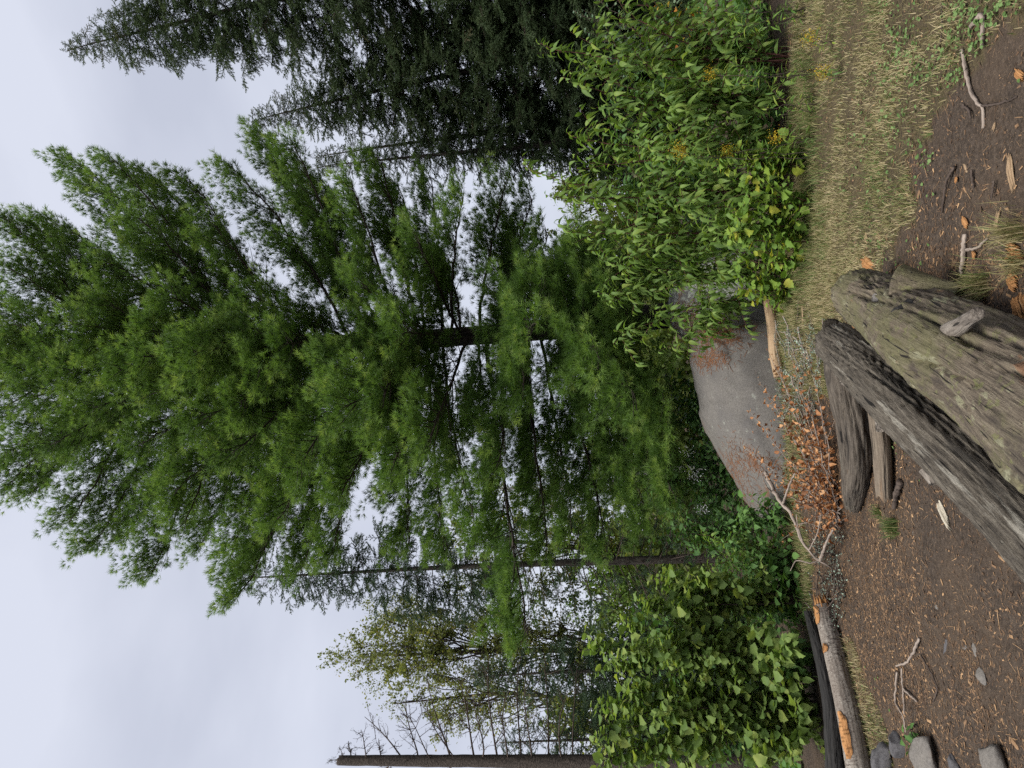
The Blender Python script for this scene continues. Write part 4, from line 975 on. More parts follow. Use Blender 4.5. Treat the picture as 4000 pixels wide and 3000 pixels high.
CH = [(3120, 130, [(2300, 165), (2110, 168), (2420, 60), (2350, -90), (2520, 240), (2600, 30), (2700, 150), (2480, -60), (2820, 90)], 'narrow leaved shrub with drooping leaves, the one closest to the picture\'s top edge'),
      (3130, 330, [(2200, 300), (2330, 420), (2480, 200), (2260, 235), (2580, 360), (2720, 300), (2660, 420), (2850, 330)], 'narrow leaved shrub with drooping leaves, second from the picture\'s top edge'),
      (3140, 520, [(2215, 520), (2300, 640), (2420, 480), (2540, 590), (2690, 560), (2640, 480), (2850, 500)], 'narrow leaved shrub with drooping leaves, third from the picture\'s top edge'),
      (3140, 700, [(2040, 638), (2130, 760), (2300, 770), (2450, 860), (2560, 730), (2720, 700), (2650, 800), (2860, 740)], 'tallest shooted narrow leaved shrub, reaching up against the twin spruce spires'),
      (3120, 860, [(2200, 900), (2310, 980), (2450, 1000), (2560, 900), (2650, 980), (2760, 880), (2870, 920)], 'narrow leaved shrub with drooping leaves, fifth from the picture\'s top edge'),
      (3090, 1010, [(2340, 1010), (2381, 1180), (2480, 1120), (2600, 1130), (2700, 1060), (2800, 1120), (2920, 1080)], 'narrow leaved shrub with drooping leaves beside the lichen spotted boulder'),
      (3050, 1120, [(2395, 1345), (2646, 1370), (2700, 1280), (2560, 1235), (2760, 1235)], 'narrow leaved shrub whose arching shoots hang over the big boulder')]
for (bx, by, tp, lab) in CH:
    b = gp(bx, by); b = b + np.array([0, .45, 0]); b[2] = float(hgt(b[0], b[1]))
    plant('cherry_shrub', lab, 'shrub', b, tips(tp, b[1] - .15, .5), 'cherry', 'narrow leaved shrubs beside the grass', 300, .145, .032, .12, 12, .6, .009, .5)
LB_ = [(3165, 620, [(2890, 590), (2960, 640), (2930, 700), (3040, 610), (2800, 640)]), (3190, 760, [(2920, 760), (3010, 720), (3060, 800), (2860, 830)]), (3185, 890, [(2960, 860), (3040, 900), (2900, 930), (3080, 950), (2850, 900)]),
       (3160, 1000, [(2980, 980), (3060, 1030), (2900, 1010), (3100, 960)]), (3120, 1110, [(2960, 1100), (3040, 1150), (2880, 1130), (3060, 1080)])]
for k, (bx, by, tp) in enumerate(LB_):
    b = gp(bx, by, 0) + np.array([0, .15, 0])
    plant('bramble', ['first', 'second', 'third', 'fourth', 'fifth'][k] + ' yellow green lobed leaf bramble from the picture\'s top edge, along the grass', 'bramble', b, tips(tp, b[1] - .05, .2), 'lobed', 'brambles along the grass', 110, .105, .034, .12, 7, .28, .005, .2, out=.8, flat=.9)
def gold_flowers(pts):
    def f(root):
        for P in pts:
            n = 260; V0, F0 = diamond(.8); p = P + rng.normal(size=(n, 3)) * [.03, .03, .035]
            V, F = inst(V0, F0, p, rots(rnd_dir(n), rnd_dir(n)), rng.uniform(.006, .012, n)); part('flower_head', root, V, F, MAT['flower_yellow'], t=np.repeat(rng.uniform(0, 1, n), 2), label='yellow flower plume', kind='stuff')
    return f
for k, (bx, by, tp, fl, lab) in enumerate([
        (3260, 155, [(3170, 150)], [(3165, 150)], 'small goldenrod with browned flower head at the grass edge'),
        (3285, 290, [(3215, 283)], [(3213, 282)], 'small yellow flowered goldenrod on the grass edge'),
        (3170, 270, [(2780, 290), (2850, 240), (2900, 330)], [(2775, 290)], 'tall goldenrod flowering among the narrow leaved shrubs'),
        (3170, 590, [(2650, 590), (2720, 620), (2850, 590)], [(2650, 580), (2665, 600), (2840, 590)], 'tall double plumed goldenrod above the brambles'),
        (3190, 530, [(3040, 530)], [(3035, 535)], 'short goldenrod with one small yellow head by the brambles'),
        (3150, 60, [(2830, 40), (2880, 100), (2930, 20), (2960, 130), (2860, 160)], [], 'bright green thin leaved goldenrod at the picture\'s top edge'),
        (3180, 400, [(3020, 350), (2990, 420), (3060, 460)], [], 'leafy goldenrod without flowers beside the grass')]):
    b = gp(bx, by); Yt = b[1] - .02
    plant('goldenrod', lab, 'goldenrod', b, tips(tp, Yt, .08), 'golden', 'goldenrods', 40, .09, .016, .1, 0, .2, .004, .1, out=.9, fwd=.6, flat=1., arch=.1, extra=gold_flowers([at(x, y, Yt) for x, y in fl]))
b = foot(3000, 130, 8.6)
plant('aspen_sapling', 'grey green round leaved sapling before the dark spruces', 'sapling', b, tips([(2240, 40), (2280, 120), (2350, 160), (2420, 90), (2480, 200), (2330, 250), (2560, 60), (2300, -40), (2420, 300)], 8.7, .4), 'aspen', None, 300, .055, .035, .35, 6, .4, .008, .2, out=.8)
b = foot(2900, 60, 7.9)
plant('yellow_sapling', 'sapling with a row of yellowing leaflets near the picture\'s top edge', 'sapling', b, tips([(2560, 20), (2575, 120), (2585, 230)], 7.6, .05), 'yellow', None, 120, .075, .035, .5, 2, .2, .005, .3)
# left bushes
HZ = [(3255, 2860, [(2335, 2740), (2312, 2890), (2330, 3010), (2420, 2830), (2520, 2950), (2640, 2880), (2750, 2990), (2480, 2700), (2700, 2760), (2850, 2850), (2950, 2960), (2400, 3080), (2600, 3090), (2560, 2790), (3040, 2900), (3000, 2760), (3100, 2980), (3110, 2800)], 'large round leaved bush at the picture\'s bottom edge behind the logs'),
      (3220, 2640, [(2305, 2530), (2400, 2610), (2430, 2420), (2520, 2350), (2600, 2480), (2700, 2400), (2650, 2600), (2760, 2560), (2850, 2640), (2480, 2530), (2900, 2520), (3000, 2620), (3060, 2560), (3080, 2690)], 'round leaved bush between the bottom edge bush and the low green herbs'),
      (3170, 2420, [(2570, 2240), (2640, 2300), (2720, 2260), (2560, 2360), (2800, 2380), (2700, 2330)], 'smaller yellow green round leaved bush nearest the slender spruce')]
for (bx, by, tp, lab) in HZ:
    b = gp(bx, by) + np.array([0, .55, 0]); b[2] = float(hgt(b[0], b[1]))
    plant('hazel_bush', lab, 'bush', b, tips(tp, b[1] - .25, .45), 'hazel', 'round leaved bushes', 300, .130, .030, .1, 13, .5, .010, .25, out=.8, fwd=.4, flat=.8)
for (bx, by, tp, lab, spc, sz_) in [(3105, 2040, [(2900, 1990), (2880, 2080), (2960, 1955), (3020, 1985), (2930, 2040)], 'low green herb at the tapering end of the boulder', 'dogwood', .085),
                               (3125, 2210, [(2890, 2210), (2970, 2290), (2850, 2130), (3040, 2340), (2960, 2180), (3080, 2280)], 'low green herb between the bare branch and the round leaved bushes', 'dogwood', .09),
                               (3110, 2330, [(2930, 2330), (3030, 2390), (3080, 2440), (2900, 2400), (3130, 2480)], 'green pointed leaf herb by the splintered end of the birch log', 'dogwood', .09),
                               (3060, 2130, [(2745, 2085), (2800, 2180), (2880, 2150), (2840, 2250), (2780, 2240)], 'narrow leaved shoot rising from the low green herbs', 'cherry', .10),
                               (3200, 2560, [(3080, 2540), (3120, 2620), (3060, 2660), (3000, 2590)], 'green herb crouching behind the charred log', 'dogwood', .09)]:
    b = gp(bx, by) + np.array([0, .2, 0]); b[2] = float(hgt(b[0], b[1]))
    plant('green_herb', lab, 'herb', b, tips(tp, b[1] - .1, .2), spc, 'low green herbs', 130, sz_ * 1.15, .030, .1, 10, .32, .005, .25, out=.8, flat=.9)
def asters(pts):
    def f(root):
        for P in pts:
            n = 70; V0, F0 = diamond(.5); p = P + rng.normal(size=(n, 3)) * .05; V, F = inst(V0, F0, p, rots(rnd_dir(n) , rnd_dir(n)), rng.uniform(.012, .024, n)); part('flower_head', root, V, F, MAT['aster_white'], t=np.repeat(rng.uniform(0, 1, n), 2), label='small white flowers', kind='stuff')
    return f
for (bx, by, Y, tp, lab, fl) in [(2900, 1620, 11.0, [(2600, 1500), (2640, 1580), (2700, 1640), (2560, 1650), (2720, 1500), (2760, 1720)], 'dark leafy undershrub right behind the boulder\'s highest part', []),
                            (2920, 1850, 10.6, [(2640, 1780), (2700, 1850), (2760, 1930), (2600, 1880), (2800, 1990), (2730, 1760)], 'dark undershrub with small white flowers behind the boulder', [(2680, 1765), (2715, 1855), (2740, 1990)]),
                            (2950, 2080, 10.4, [(2640, 2000), (2700, 2080), (2780, 2100), (2580, 2090), (2850, 2040)], 'dark undershrub behind the low green herbs', []),
                            (2850, 1050, 11.2, [(2450, 900), (2500, 1050), (2560, 1150), (2420, 1000), (2600, 950)], 'dark undershrub between pine trunk and narrow leaved shrubs', []),
                            (2900, 700, 10.2, [(2400, 600), (2450, 720), (2520, 800), (2380, 480), (2560, 560), (2480, 850)], 'dark undershrub behind the tallest narrow leaved shrub', []),
                            (2900, 250, 10.4, [(2380, 120), (2450, 250), (2520, 350), (2400, 400), (2560, 50), (2600, 250)], 'dark undershrub behind the grey green sapling', []),
                            (2950, 2500, 10.2, [(2500, 2350), (2560, 2500), (2480, 2600), (2620, 2420), (2600, 2700), (2680, 2600)], 'dark undershrub behind the round leaved bushes', []),
                            (2950, 2850, 9.6, [(2420, 2750), (2480, 2900), (2560, 3000), (2600, 2800), (2700, 2950)], 'dark undershrub behind the bottom edge bush', [])]:
    b = foot(bx, by, Y)
    plant('undershrub', lab, 'undershrub', b, tips(tp, Y, .6), 'shade', 'shaded undershrubs', 40, .13, .036, .05, 12, .6, .008, .25, out=.8, flat=.8, extra=asters([at(x, y, Y - .5) for x, y in fl]) if fl else None)

# low herbs and ferns covering the ground under and behind the shrubs
n = 24000; X = rng.uniform(-9, 9, n); Y = 7.6 + 10 * rng.random(n) ** 1.5; P3 = np.stack([X, Y, X * 0], 1)
kp = (fbm(P3 * .9, 121, 3) > .40) & ~((X > -1.75) & (X < .85) & (Y < 9.3)) & (Y > 7.9 - .25 * X * (X > 0) + .35 * (X > -2.0) * (X < 1.2))
X, Y = X[kp], Y[kp]; n = len(X); V0, F0 = leaf_shape([.02, .24, .29, .0], .25, .3)
p = np.stack([X, Y, hgt(X, Y) + .03 + .38 * rng.random(n) ** 1.4 * np.clip(fbm(P3[kp] * 1.3, 131, 2) * 2 - .3, .1, 1)], 1)
V, F = inst(V0, F0, p, rots(rnd_dir(n) * [1, 1, .4], rnd_dir(n) * .5 + UPV), rng.uniform(.07, .17, n))
solo('ground_cover', V, F, MAT['dogwood_leaf'], 'shaded green herbs covering the ground behind boulder and shrubs', 'herbs', t=np.repeat(np.clip(rng.normal(.3, .2, n), 0, 1), len(F0)), kind='stuff', smooth=True)

# ------------------------------------------------------------------ fallen branches
b = gp(3285, 2010, .05)
dst = [(2905, 1745, 7.7), (2925, 1600, 7.9), (2960, 1480, 7.7), (3000, 1370, 7.4), (3040, 1440, 7.1), (3010, 1560, 7.3), (3070, 1650, 6.95), (3010, 1850, 7.2), (3070, 1760, 6.9), (3110, 1480, 6.75), (3150, 1560, 6.5), (3150, 1790, 6.45), (3180, 1680, 6.35), (3060, 1930, 6.8), (3190, 1880, 6.25), (3120, 1900, 6.5), (3205, 1580, 6.25), (3110, 2060, 6.5), (3230, 2090, 6.1), (3160, 1400, 6.5), (3090, 1390, 6.9), (3180, 1960, 6.25)]
plant('dead_leafy_branch', 'fallen branch covered with curled rust brown leaves before the boulder', 'fallen branch', b, [at(*q) for q in dst], 'dead', None, 300, .064, .036, .15, 5, .34, .008, .3, arch=-.2, out=.8, flat=.9, rise=.03)
def branch_thing(name, label, cat, paths, mat, r=.02, group=None):
    """paths: list of (list of (x, y, height above ground), radius); first one is the main stem"""
    P0 = [gp(x, y, 0) + np.array([0, 0, 0]) for x, y, z in paths[0][0]]
    def pt(x, y, z):
        p = onz(x, y, z); return np.array([p[0], p[1], z + float(hgt(p[0], p[1]))])
    root = thing(name, pt(*paths[0][0][0]), label, cat, group)
    for k, (pp, r_) in enumerate(paths):
        P = smooth_path([pt(*q) for q in pp], 26); P[1:-1] += rng.normal(size=(24, 3)) * r_ * .15
        V, F, lc = tube(P, np.linspace(r_, r_ * .45, 26) * (1 + .25 * (fbm(P * 12, 3, 2) - .5)), 8); part('stem' if k == 0 else 'side_twig', root, V, F, mat, lc=lc, smooth=True)
    return root
branch_thing('bare_branch', 'bare forked grey brown branch propped before the low green herbs', 'fallen branch',
    [([(2985, 1845, .42), (3035, 1950, .36), (3085, 2010, .30), (3125, 2120, .22), (3180, 2185, .14), (3230, 2215, .04)], .022), ([(3050, 1975, .33), (3075, 1900, .42), (3090, 1850, .5)], .012), ([(3190, 2190, .12), (3215, 2120, .2), (3240, 2070, .24)], .015), ([(3185, 2188, .12), (3150, 2200, .2), (3100, 2190, .3), (3075, 2230, .36)], .008),
     ([(3130, 2120, .2), (3110, 2060, .3), (3100, 2010, .35)], .008), ([(3020, 1930, .36), (2985, 1900, .48), (2960, 1840, .56)], .007), ([(3150, 2150, .18), (3180, 2080, .28), (3190, 2010, .32)], .007)], MAT['grey_twig'])
branch_thing('arched_twig', 'thin dark twig arching off the splintered birch log end', 'twig',
    [([(3250, 2250, .02), (3265, 2290, .12), (3245, 2340, .16), (3215, 2375, .14), (3180, 2400, .16)], .006), ([(3190, 2385, .15), (3170, 2370, .2), (3150, 2345, .24)], .003)], MAT['twig'])
def twig_heap(name, label, boxpx, n, seed, hgt_, mat1, lich):
    r = np.random.default_rng(seed); c = gp((boxpx[0] + boxpx[2]) / 2, (boxpx[1] + boxpx[3]) / 2); root = thing(name, c, label, 'twig heap')
    st = Sticks(); LP, LD = [], []
    for k in range(n):
        p = gp(r.uniform(boxpx[0], boxpx[2]), r.uniform(boxpx[1], boxpx[3])) + UPV * r.uniform(.01, hgt_); d = nrm(r.normal(size=3) * [1, .8, .35]); l = r.uniform(.12, .45)
        P = p + d * l * np.linspace(-.5, .5, 6)[:, None] + r.normal(size=(6, 3)) * .012; P[:, 2] = np.maximum(P[:, 2], hgt(P[:, 0], P[:, 1]) + .006); st.add(P, np.linspace(.006, .002, 6) * r.uniform(.5, 1.3))
        m_ = int(l * lich); h = r.uniform(0, 1, m_); LP.append(np.array([along(P, q) for q in h]).reshape(-1, 3) + r.normal(size=(m_, 3)) * .006); LD.append(r.normal(size=(m_, 3)))
    V, F, T_, L2 = st.acc(5).get(); part('twigs', root, V, F, mat1, lc=L2, kind='stuff')
    p = np.concatenate(LP); V0, F0 = diamond(.8); V, F = inst(V0, F0, p, rots(np.concatenate(LD), rnd_dir(len(p))), r.uniform(.008, .022, len(p)))
    part('lichen', root, V, F, MAT['lichen'], t=np.repeat(r.uniform(0, 1, len(p)), 2), kind='stuff', label='pale green beard lichen')
twig_heap('lichen_twigs', 'heap of grey green lichen covered twigs behind the cross log', (3085, 1270, 3235, 1620), 80, 1, .16, MAT['grey_twig'], 110)
twig_heap('lichen_twigs', 'low tangle of dark lichen twigs beside the bare forked branch', (3200, 2080, 3310, 2440), 90, 2, .07, MAT['twig'], 45)

# ------------------------------------------------------------------ grass, clover, litter
def blade(nb=3):
    V = [[-.5, 0, 0], [.5, 0, 0], [-.38, .16, .5], [.38, .16, .5], [0, .5, .93]]
    return np.array(V, float), np.array([[0, 1, 3], [0, 3, 2], [2, 3, 4]])
BV, BF = blade()
def grass_mesh(pos, h, wd, t, lean=1.):
    n = len(pos); az = rng.uniform(0, 6.283, n); ln = rng.uniform(.15, 1.5, n) * lean
    X = np.stack([np.cos(az), np.sin(az), az * 0], 1); Yd = np.stack([-np.sin(az), np.cos(az), az * 0], 1)
    V = pos[:, None] + BV[None, :, 0:1] * (wd[:, None, None]) * X[:, None] + BV[None, :, 1:2] * (h * ln)[:, None, None] * Yd[:, None] + BV[None, :, 2:3] * (h / np.sqrt(1 + .3 * ln ** 2))[:, None, None] * UPV
    F = BF[None] + (np.arange(n) * 5)[:, None, None]
    return V.reshape(-1, 3), F.reshape(-1, 3), np.repeat(t, 3)
n = 420000; X = rng.uniform(-3.2, 4.2, n); Y = rng.uniform(2.6, 9.5, n)
g = grassy(X, Y); P3 = np.stack([X, Y, X * 0], -1)
cl_ = fbm(P3 * 3.2, 51, 3); keep = rng.random(n) < g * np.clip((cl_ - .26) * 3.2, 0.16, 1) * np.clip(.42 + (Y - 3.2) * .25, .42, 1.) * .9
X, Y, g, cl_ = X[keep], Y[keep], g[keep], cl_[keep]
Z = hgt(X, Y) - .005; nn_ = len(X)
edge = np.clip((Y - 6.0) / 1.2, 0, 1)
gt_ = np.clip(.80 - .35 * (fbm(np.stack([X, Y, X * 0], -1) * 1.7, 61, 3) - .35) * 2 + rng.normal(0, .27, nn_) - edge * .1, 0, 1)
h = (.026 + .03 * rng.random(nn_) + .05 * edge * rng.random(nn_)) * (.75 + cl_ * .7)
V, F, T_ = grass_mesh(np.stack([X, Y, Z], 1), h, rng.uniform(.0025, .0055, nn_), gt_, 1.5)
solo('grass', V, F, MAT['grass'], 'straw coloured short dry grass between soil and shrubs', 'grass', t=T_, kind='stuff')
print('grass blades', nn_)
# greener long grass fringing the shrubs and the boulder foot
n = 7000; q = rng.random(n); fr = np.array([gp(*p_) for p_ in [(3090, -200), (3150, 200), (3170, 500), (3190, 800), (3160, 1050), (3080, 1220), (3040, 1400), (3060, 1700), (3090, 2000), (3150, 2300), (3200, 2500)]])
k = q * (len(fr) - 1); i0 = np.minimum(k.astype(int), len(fr) - 2); p = fr[i0] + (fr[i0 + 1] - fr[i0]) * (k - i0)[:, None] + rng.normal(size=(n, 3)) * [.1, .22, 0]
p = p[rng.random(n) < np.clip(fbm(p * 2.5, 71, 2) * 2.2 - .5, .1, 1)]; n = len(p); p[:, 2] = hgt(p[:, 0], p[:, 1]) - .01
V, F, T_ = grass_mesh(p, rng.uniform(.06, .22, n) * rng.uniform(.6, 1, n), rng.uniform(.003, .006, n), np.clip(rng.normal(.36, .2, n), 0, .95), 1.5)
solo('tall_grass', V, F, MAT['grass'], 'taller greener grass fringing the foot of the shrubs', 'grass', t=T_, kind='stuff')
for k, (x, y, hh, nb, tm, lab) in enumerate([(3975, 900, .17, 200, .62, 'brownish sedge tuft at the picture\'s right edge by the bare soil'), (3850, 1105, .16, 220, .55, 'sedge tuft between the mossy log\'s stubs and bare soil'), (3480, 1720, .10, 220, .3, 'small green grass tuft before the split log'),
        (3500, 2060, .13, 320, .3, 'green grass tuft beside the split log\'s end'), (3560, 1110, .09, 160, .3, 'small grass tuft against the mossy log\'s far end'), (3440, 2000, .09, 160, .35, 'thin grass tuft behind the split log\'s end'), (3990, 1030, .14, 140, .65, 'straw brown sedge tuft in the rotten bark pieces')]):
    c = gp(x, y); n = nb; r_ = np.abs(rng.normal(size=n)) * hh * .3; az = rng.uniform(0, 6.28, n); p = c + np.stack([np.cos(az) * r_, np.sin(az) * r_, r_ * 0], 1); p[:, 2] = hgt(p[:, 0], p[:, 1]) - .005
    V, F, T_ = grass_mesh(p, hh * rng.uniform(.5, 1.1, n), rng.uniform(.002, .0045, n), np.clip(rng.normal(tm, .18, n), 0, 1), 1.1); solo('grass_tuft', V, F, MAT['grass'], lab, 'grass tuft', 'grass tufts on the soil', t=T_)
# clover and tiny green weeds
PV, PF = leaf_shape(PROF['round'], .1, .1); ac = Acc(); n = 1700
pts = []
for _ in range(n):
    r_ = random.random()
    if r_ < .5: q = (random.uniform(3420, 4000), random.uniform(-60, 330))
    elif r_ < .8: q = (random.uniform(3300, 3700), random.uniform(100, 800))
    else: q = random.choice([(3500, 500), (3650, 600), (3420, 950), (3560, 1050), (3470, 1740), (3520, 1800), (3370, 2700), (3430, 2850), (3850, 170), (3760, 60)]); q = (q[0] + random.gauss(0, 40), q[1] + random.gauss(0, 60))
    pts.append(gp(*q))
pts = np.array(pts); pts = pts[fbm(pts * 4, 91, 3) > .42]; n = len(pts); pts[:, 2] += rng.uniform(.005, .035, n)
V, F = inst(PV, PF, pts, rots(rnd_dir(n) * [1, 1, .3], rnd_dir(n) * .5 + UPV), rng.uniform(.010, .026, n)); solo('clover', V, F, MAT['clover'], 'tiny green clover and weeds scattered in the dry grass', 'clover', t=np.repeat(rng.uniform(0, 1, n), len(PF)), kind='stuff', smooth=True)
# litter of chips, bark crumbs and needles
CV = np.array([[-.5, -.5, 0], [.5, -.5, 0], [.35, .5, 0], [-.4, .45, 0], [-.3, -.35, .5], [.35, -.3, .42], [.2, .35, .5], [-.25, .3, .38]]); CF = np.array([[4, 5, 6], [4, 6, 7], [0, 1, 5], [0, 5, 4], [1, 2, 6], [1, 6, 5], [2, 3, 7], [2, 7, 6], [3, 0, 4], [3, 4, 7]])
CV2 = np.array([[-.5, -.5, 0], [.5, -.4, .12], [.4, .5, 0], [-.35, .4, .1]]); CF2 = np.array([[0, 1, 2], [0, 2, 3]])
def chips(n, lo, hi, wlo, whi, tfun, keepf, seed, CV=CV, CF=CF):
    r = np.random.default_rng(seed); X = r.uniform(-3.0, 3.2, n); Y = r.uniform(2.7, 8.6, n) ; kp = r.random(n) < keepf(X, Y); X, Y = X[kp], Y[kp]; n = len(X)
    az = r.normal(.2, 1.0, n); l = r.uniform(lo, hi, n) * r.uniform(.4, 1, n); w_ = l * r.uniform(wlo, whi, n); hh = w_ * r.uniform(.3, .8, n)
    c, s = np.cos(az), np.sin(az); Vx = CV[None, :, 0] * w_[:, None]; Vy = CV[None, :, 1] * l[:, None]; Vz = CV[None, :, 2] * hh[:, None] + (CV[None, :, 1] * l[:, None]) * r.normal(0, .12, n)[:, None]
    Z = hgt(X, Y) + (fbm(np.stack([X, Y, X * 0], -1) * 9, 77, 3) - .5) * .035
    V = np.stack([X[:, None] + Vx * c[:, None] - Vy * s[:, None], Y[:, None] + Vx * s[:, None] + Vy * c[:, None], Z[:, None] + Vz + .002], -1)
    F = CF[None] + (np.arange(n) * len(CV))[:, None, None]; return V.reshape(-1, 3), F.reshape(-1, 3), np.repeat(tfun(r, n), len(CF))
def kp_litter(X, Y):
    k = np.where(inpoly(X, Y, LAWN), .12, 1.); k = np.where(inpoly(X, Y, SOIL), .30, k); k = np.where(inpoly(X, Y, SOIL2), .42, k)
    return k * np.clip(fbm(np.stack([X, Y, X * 0], -1) * 1.8, 83, 3) * 2.4 - .45, .2, 1)
V, F, T_ = chips(120000, .008, .042, .14, .5, lambda r, n: np.clip(r.beta(1.5, 3.6, n), 0, .9), kp_litter, 5, CV2, CF2)
solo('litter', V, F, MAT['chip'], 'fine brown bark crumbs and wood chips strewn over the soil', 'litter', t=T_, kind='stuff')
V, F, T_ = chips(50000, .03, .10, .02, .055, lambda r, n: np.clip(r.beta(1.7, 3.2, n), 0, .85), kp_litter, 6, CV2, CF2)
solo('needle_litter', V, F, MAT['chip'], 'thin dry needles and straws strewn over the soil', 'litter', t=T_, kind='stuff')
V, F, T_ = chips(2400, .025, .075, .12, .38, lambda r, n: np.clip(r.beta(2.2, 2.2, n), 0, 1), lambda X, Y: kp_litter(X, Y) * .5, 7)
solo('wood_chips', V, F, MAT['chip'], 'orange tan wood chips scattered among the litter', 'litter', t=T_, kind='stuff')

# rust coloured pine needles lying on the boulders, found by dropping them on the real rock surfaces
from mathutils.bvhtree import BVHTree
bm_v, bm_f = [], []
for o in bpy.data.objects:
    if o.name.startswith('boulder') or o.name.startswith('lichen_block'):
        k0 = len(bm_v); bm_v += [o.matrix_basis @ v_.co for v_ in o.data.vertices]; bm_f += [[i_ + k0 for i_ in f_.vertices] for f_ in o.data.polygons]
tree = BVHTree.FromPolygons(bm_v, bm_f); NP, ND, NN = [], [], []
for (cx, cy_, sx, sy, n_) in [(2790, 1300, 60, 35, 900), (2700, 1250, 40, 40, 500), (2850, 1850, 40, 60, 500), (2760, 1400, 45, 25, 400), (2890, 1960, 30, 60, 300), (2960, 1800, 60, 30, 160)]:
    for _ in range(n_):
        d = ray(random.gauss(cx, sx), random.gauss(cy_, sy)); hit, nr_, i_, ds = tree.ray_cast(Vector(CAM), Vector(d).normalized())
        if hit is None: continue
        nr_ = np.array(nr_); nr_ = nr_ if nr_ @ d < 0 else -nr_; dd = rng.normal(size=3); NP.append(np.array(hit) + nr_ * .004); ND.append(un(dd - nr_ * (dd @ nr_))); NN.append(nr_)
NP = np.array(NP); n = len(NP); V0 = CV * [.05, 1, .05]
V, F = inst(V0, CF, NP, rots(np.array(ND), np.array(NN)), rng.uniform(.04, .09, n)); solo('needle_drift', V, F, MAT['dead_leaf'], 'rust brown pine needles drifted on the boulders', 'needles', t=np.repeat(rng.uniform(0, .25, n), len(CF)), kind='stuff')

# ------------------------------------------------------------------ single sticks, chunks and stones
def chunk(name, label, cat, x, y, x2, y2, wpx, mat, seed, flat=.5, group=None, jag=.03, z=.0):
    """a splintered piece of wood: flat fibrous slivers side by side, unequal and ragged"""
    A_ = gp(x, y); B_ = gp(x2, y2); L_ = np.linalg.norm(B_ - A_); r = wpx / 2 / FPX * np.linalg.norm((A_ + B_) / 2 - CAM); rs = np.random.default_rng(seed); ac = Acc()
    d = nrm(B_ - A_); s = nrm(np.cross(d, UPV)); ns = max(5, int(wpx / 5))
    for k in range(ns):
        o = (k + .5) / ns * 2 - 1; a0 = rs.uniform(0, .35) * (1 + abs(o)) * .5; a1 = 1 - rs.uniform(0, .35) * (1 + abs(o)) * .5; hh = r * flat * (1 - o * o * .6) * rs.uniform(.5, 1.2); wd = r / ns * rs.uniform(1.3, 2.2)
        P = np.array([A_ + d * L_ * (a0 + (a1 - a0) * e) + s * (r * o + rs.normal() * r * .06) + rs.normal(size=3) * r * .04 for e in np.linspace(0, 1, 6)]); P[:, 2] = hgt(P[:, 0], P[:, 1]) + .004
        prof = np.array([.35, .9, 1, .95, .8, .12]) * rs.uniform(.8, 1.1, 6)
        V = []
        for i in range(6):
            V += [P[i] - s * wd * prof[i], P[i] + s * wd * prof[i], P[i] + s * wd * .6 * prof[i] + UPV * hh * prof[i], P[i] - s * wd * .5 * prof[i] + UPV * hh * prof[i] * 1.1]
        F = grid_faces(6, 4); F = np.vstack([F, [[0, 1, 2], [0, 2, 3], [20, 22, 21], [20, 23, 22]]])
        lc = np.array([[o * r + (v_ % 4) * .004, v_ % 4 * .01 + k * .13, (v_ // 4) * L_ / 5] for v_ in range(24)]); ac.add(np.array(V), F, .5, lc)
    V, F, T_, L2 = ac.get(); solo(name, V, F, MAT[mat], label, cat, group, lc=L2)
chunk('bark_chip', 'long pale bark chip lying on the soil beside the grey log', 'wood chip', 3655, 1945, 3728, 2085, 38, 'pale_wood', 1, .35)
chunk('wood_chunk', 'bright orange rotten wood chunk in the grass by the mossy log', 'wood chunk', 3372, 1010, 3428, 1062, 46, 'rotten', 2, .7)
for k, (a_, wd, lab) in enumerate([((3965, 275, 4010, 310), 26, 'orange wood splinter cut by the picture\'s right edge near clover'), ((3760, 845, 3785, 892), 26, 'orange rotten splinter on the bare soil'), ((3905, 820, 3890, 910), 20, 'tan splinter pointing at the sedge tuft'),
        ((3940, 590, 3965, 760), 30, 'long tan rotten wood strip on bare soil near the right edge'), ((3765, 630, 3790, 690), 16, 'pale slim splinter on the bare soil'), ((3735, 690, 3742, 715), 18, 'small orange chip above the pale slim splinter'),
        ((3895, 470, 3880, 515), 12, 'thin tan splinter on bare soil'), ((3975, 1150, 4005, 1260), 70, 'orange rotten bark slab at the right picture edge'), ((3940, 1070, 3985, 1130), 50, 'orange brown rotten bark slab by the sedge'),
        ((3930, 975, 4005, 1010), 60, 'crumbling rust coloured bark slab between the sedge tufts'), ((3800, 980, 3815, 1010), 20, 'small orange splinter before the sedge'), ((3420, 905, 3450, 940), 16, 'tan chip in the grass'), ((3380, 910, 3395, 950), 22, 'pale curled chip in the grass')]):
    chunk('wood_splinter', lab, 'wood splinter', *a_, wd, 'rotten' if 'orange' in lab or 'rust' in lab else 'pale_log', 100 + k, .45, 'rotten wood splinters')
def stick(label, pts, r, mat, name='stick', z=.012):
    P = smooth_path([gp(x, y, z) for x, y in pts], 24); P[1:-1] += rng.normal(size=(22, 3)) * r * .2; P[:, 2] = np.maximum(P[:, 2], hgt(P[:, 0], P[:, 1]) + r * .9)
    V, F, lc = tube(P, np.linspace(r, r * .6, 24) * (1 + .5 * (fbm(P * 25, 5, 2) - .5)), 8); solo(name, V, F, MAT[mat], label, 'stick', 'sticks on the soil', lc=lc, smooth=True)
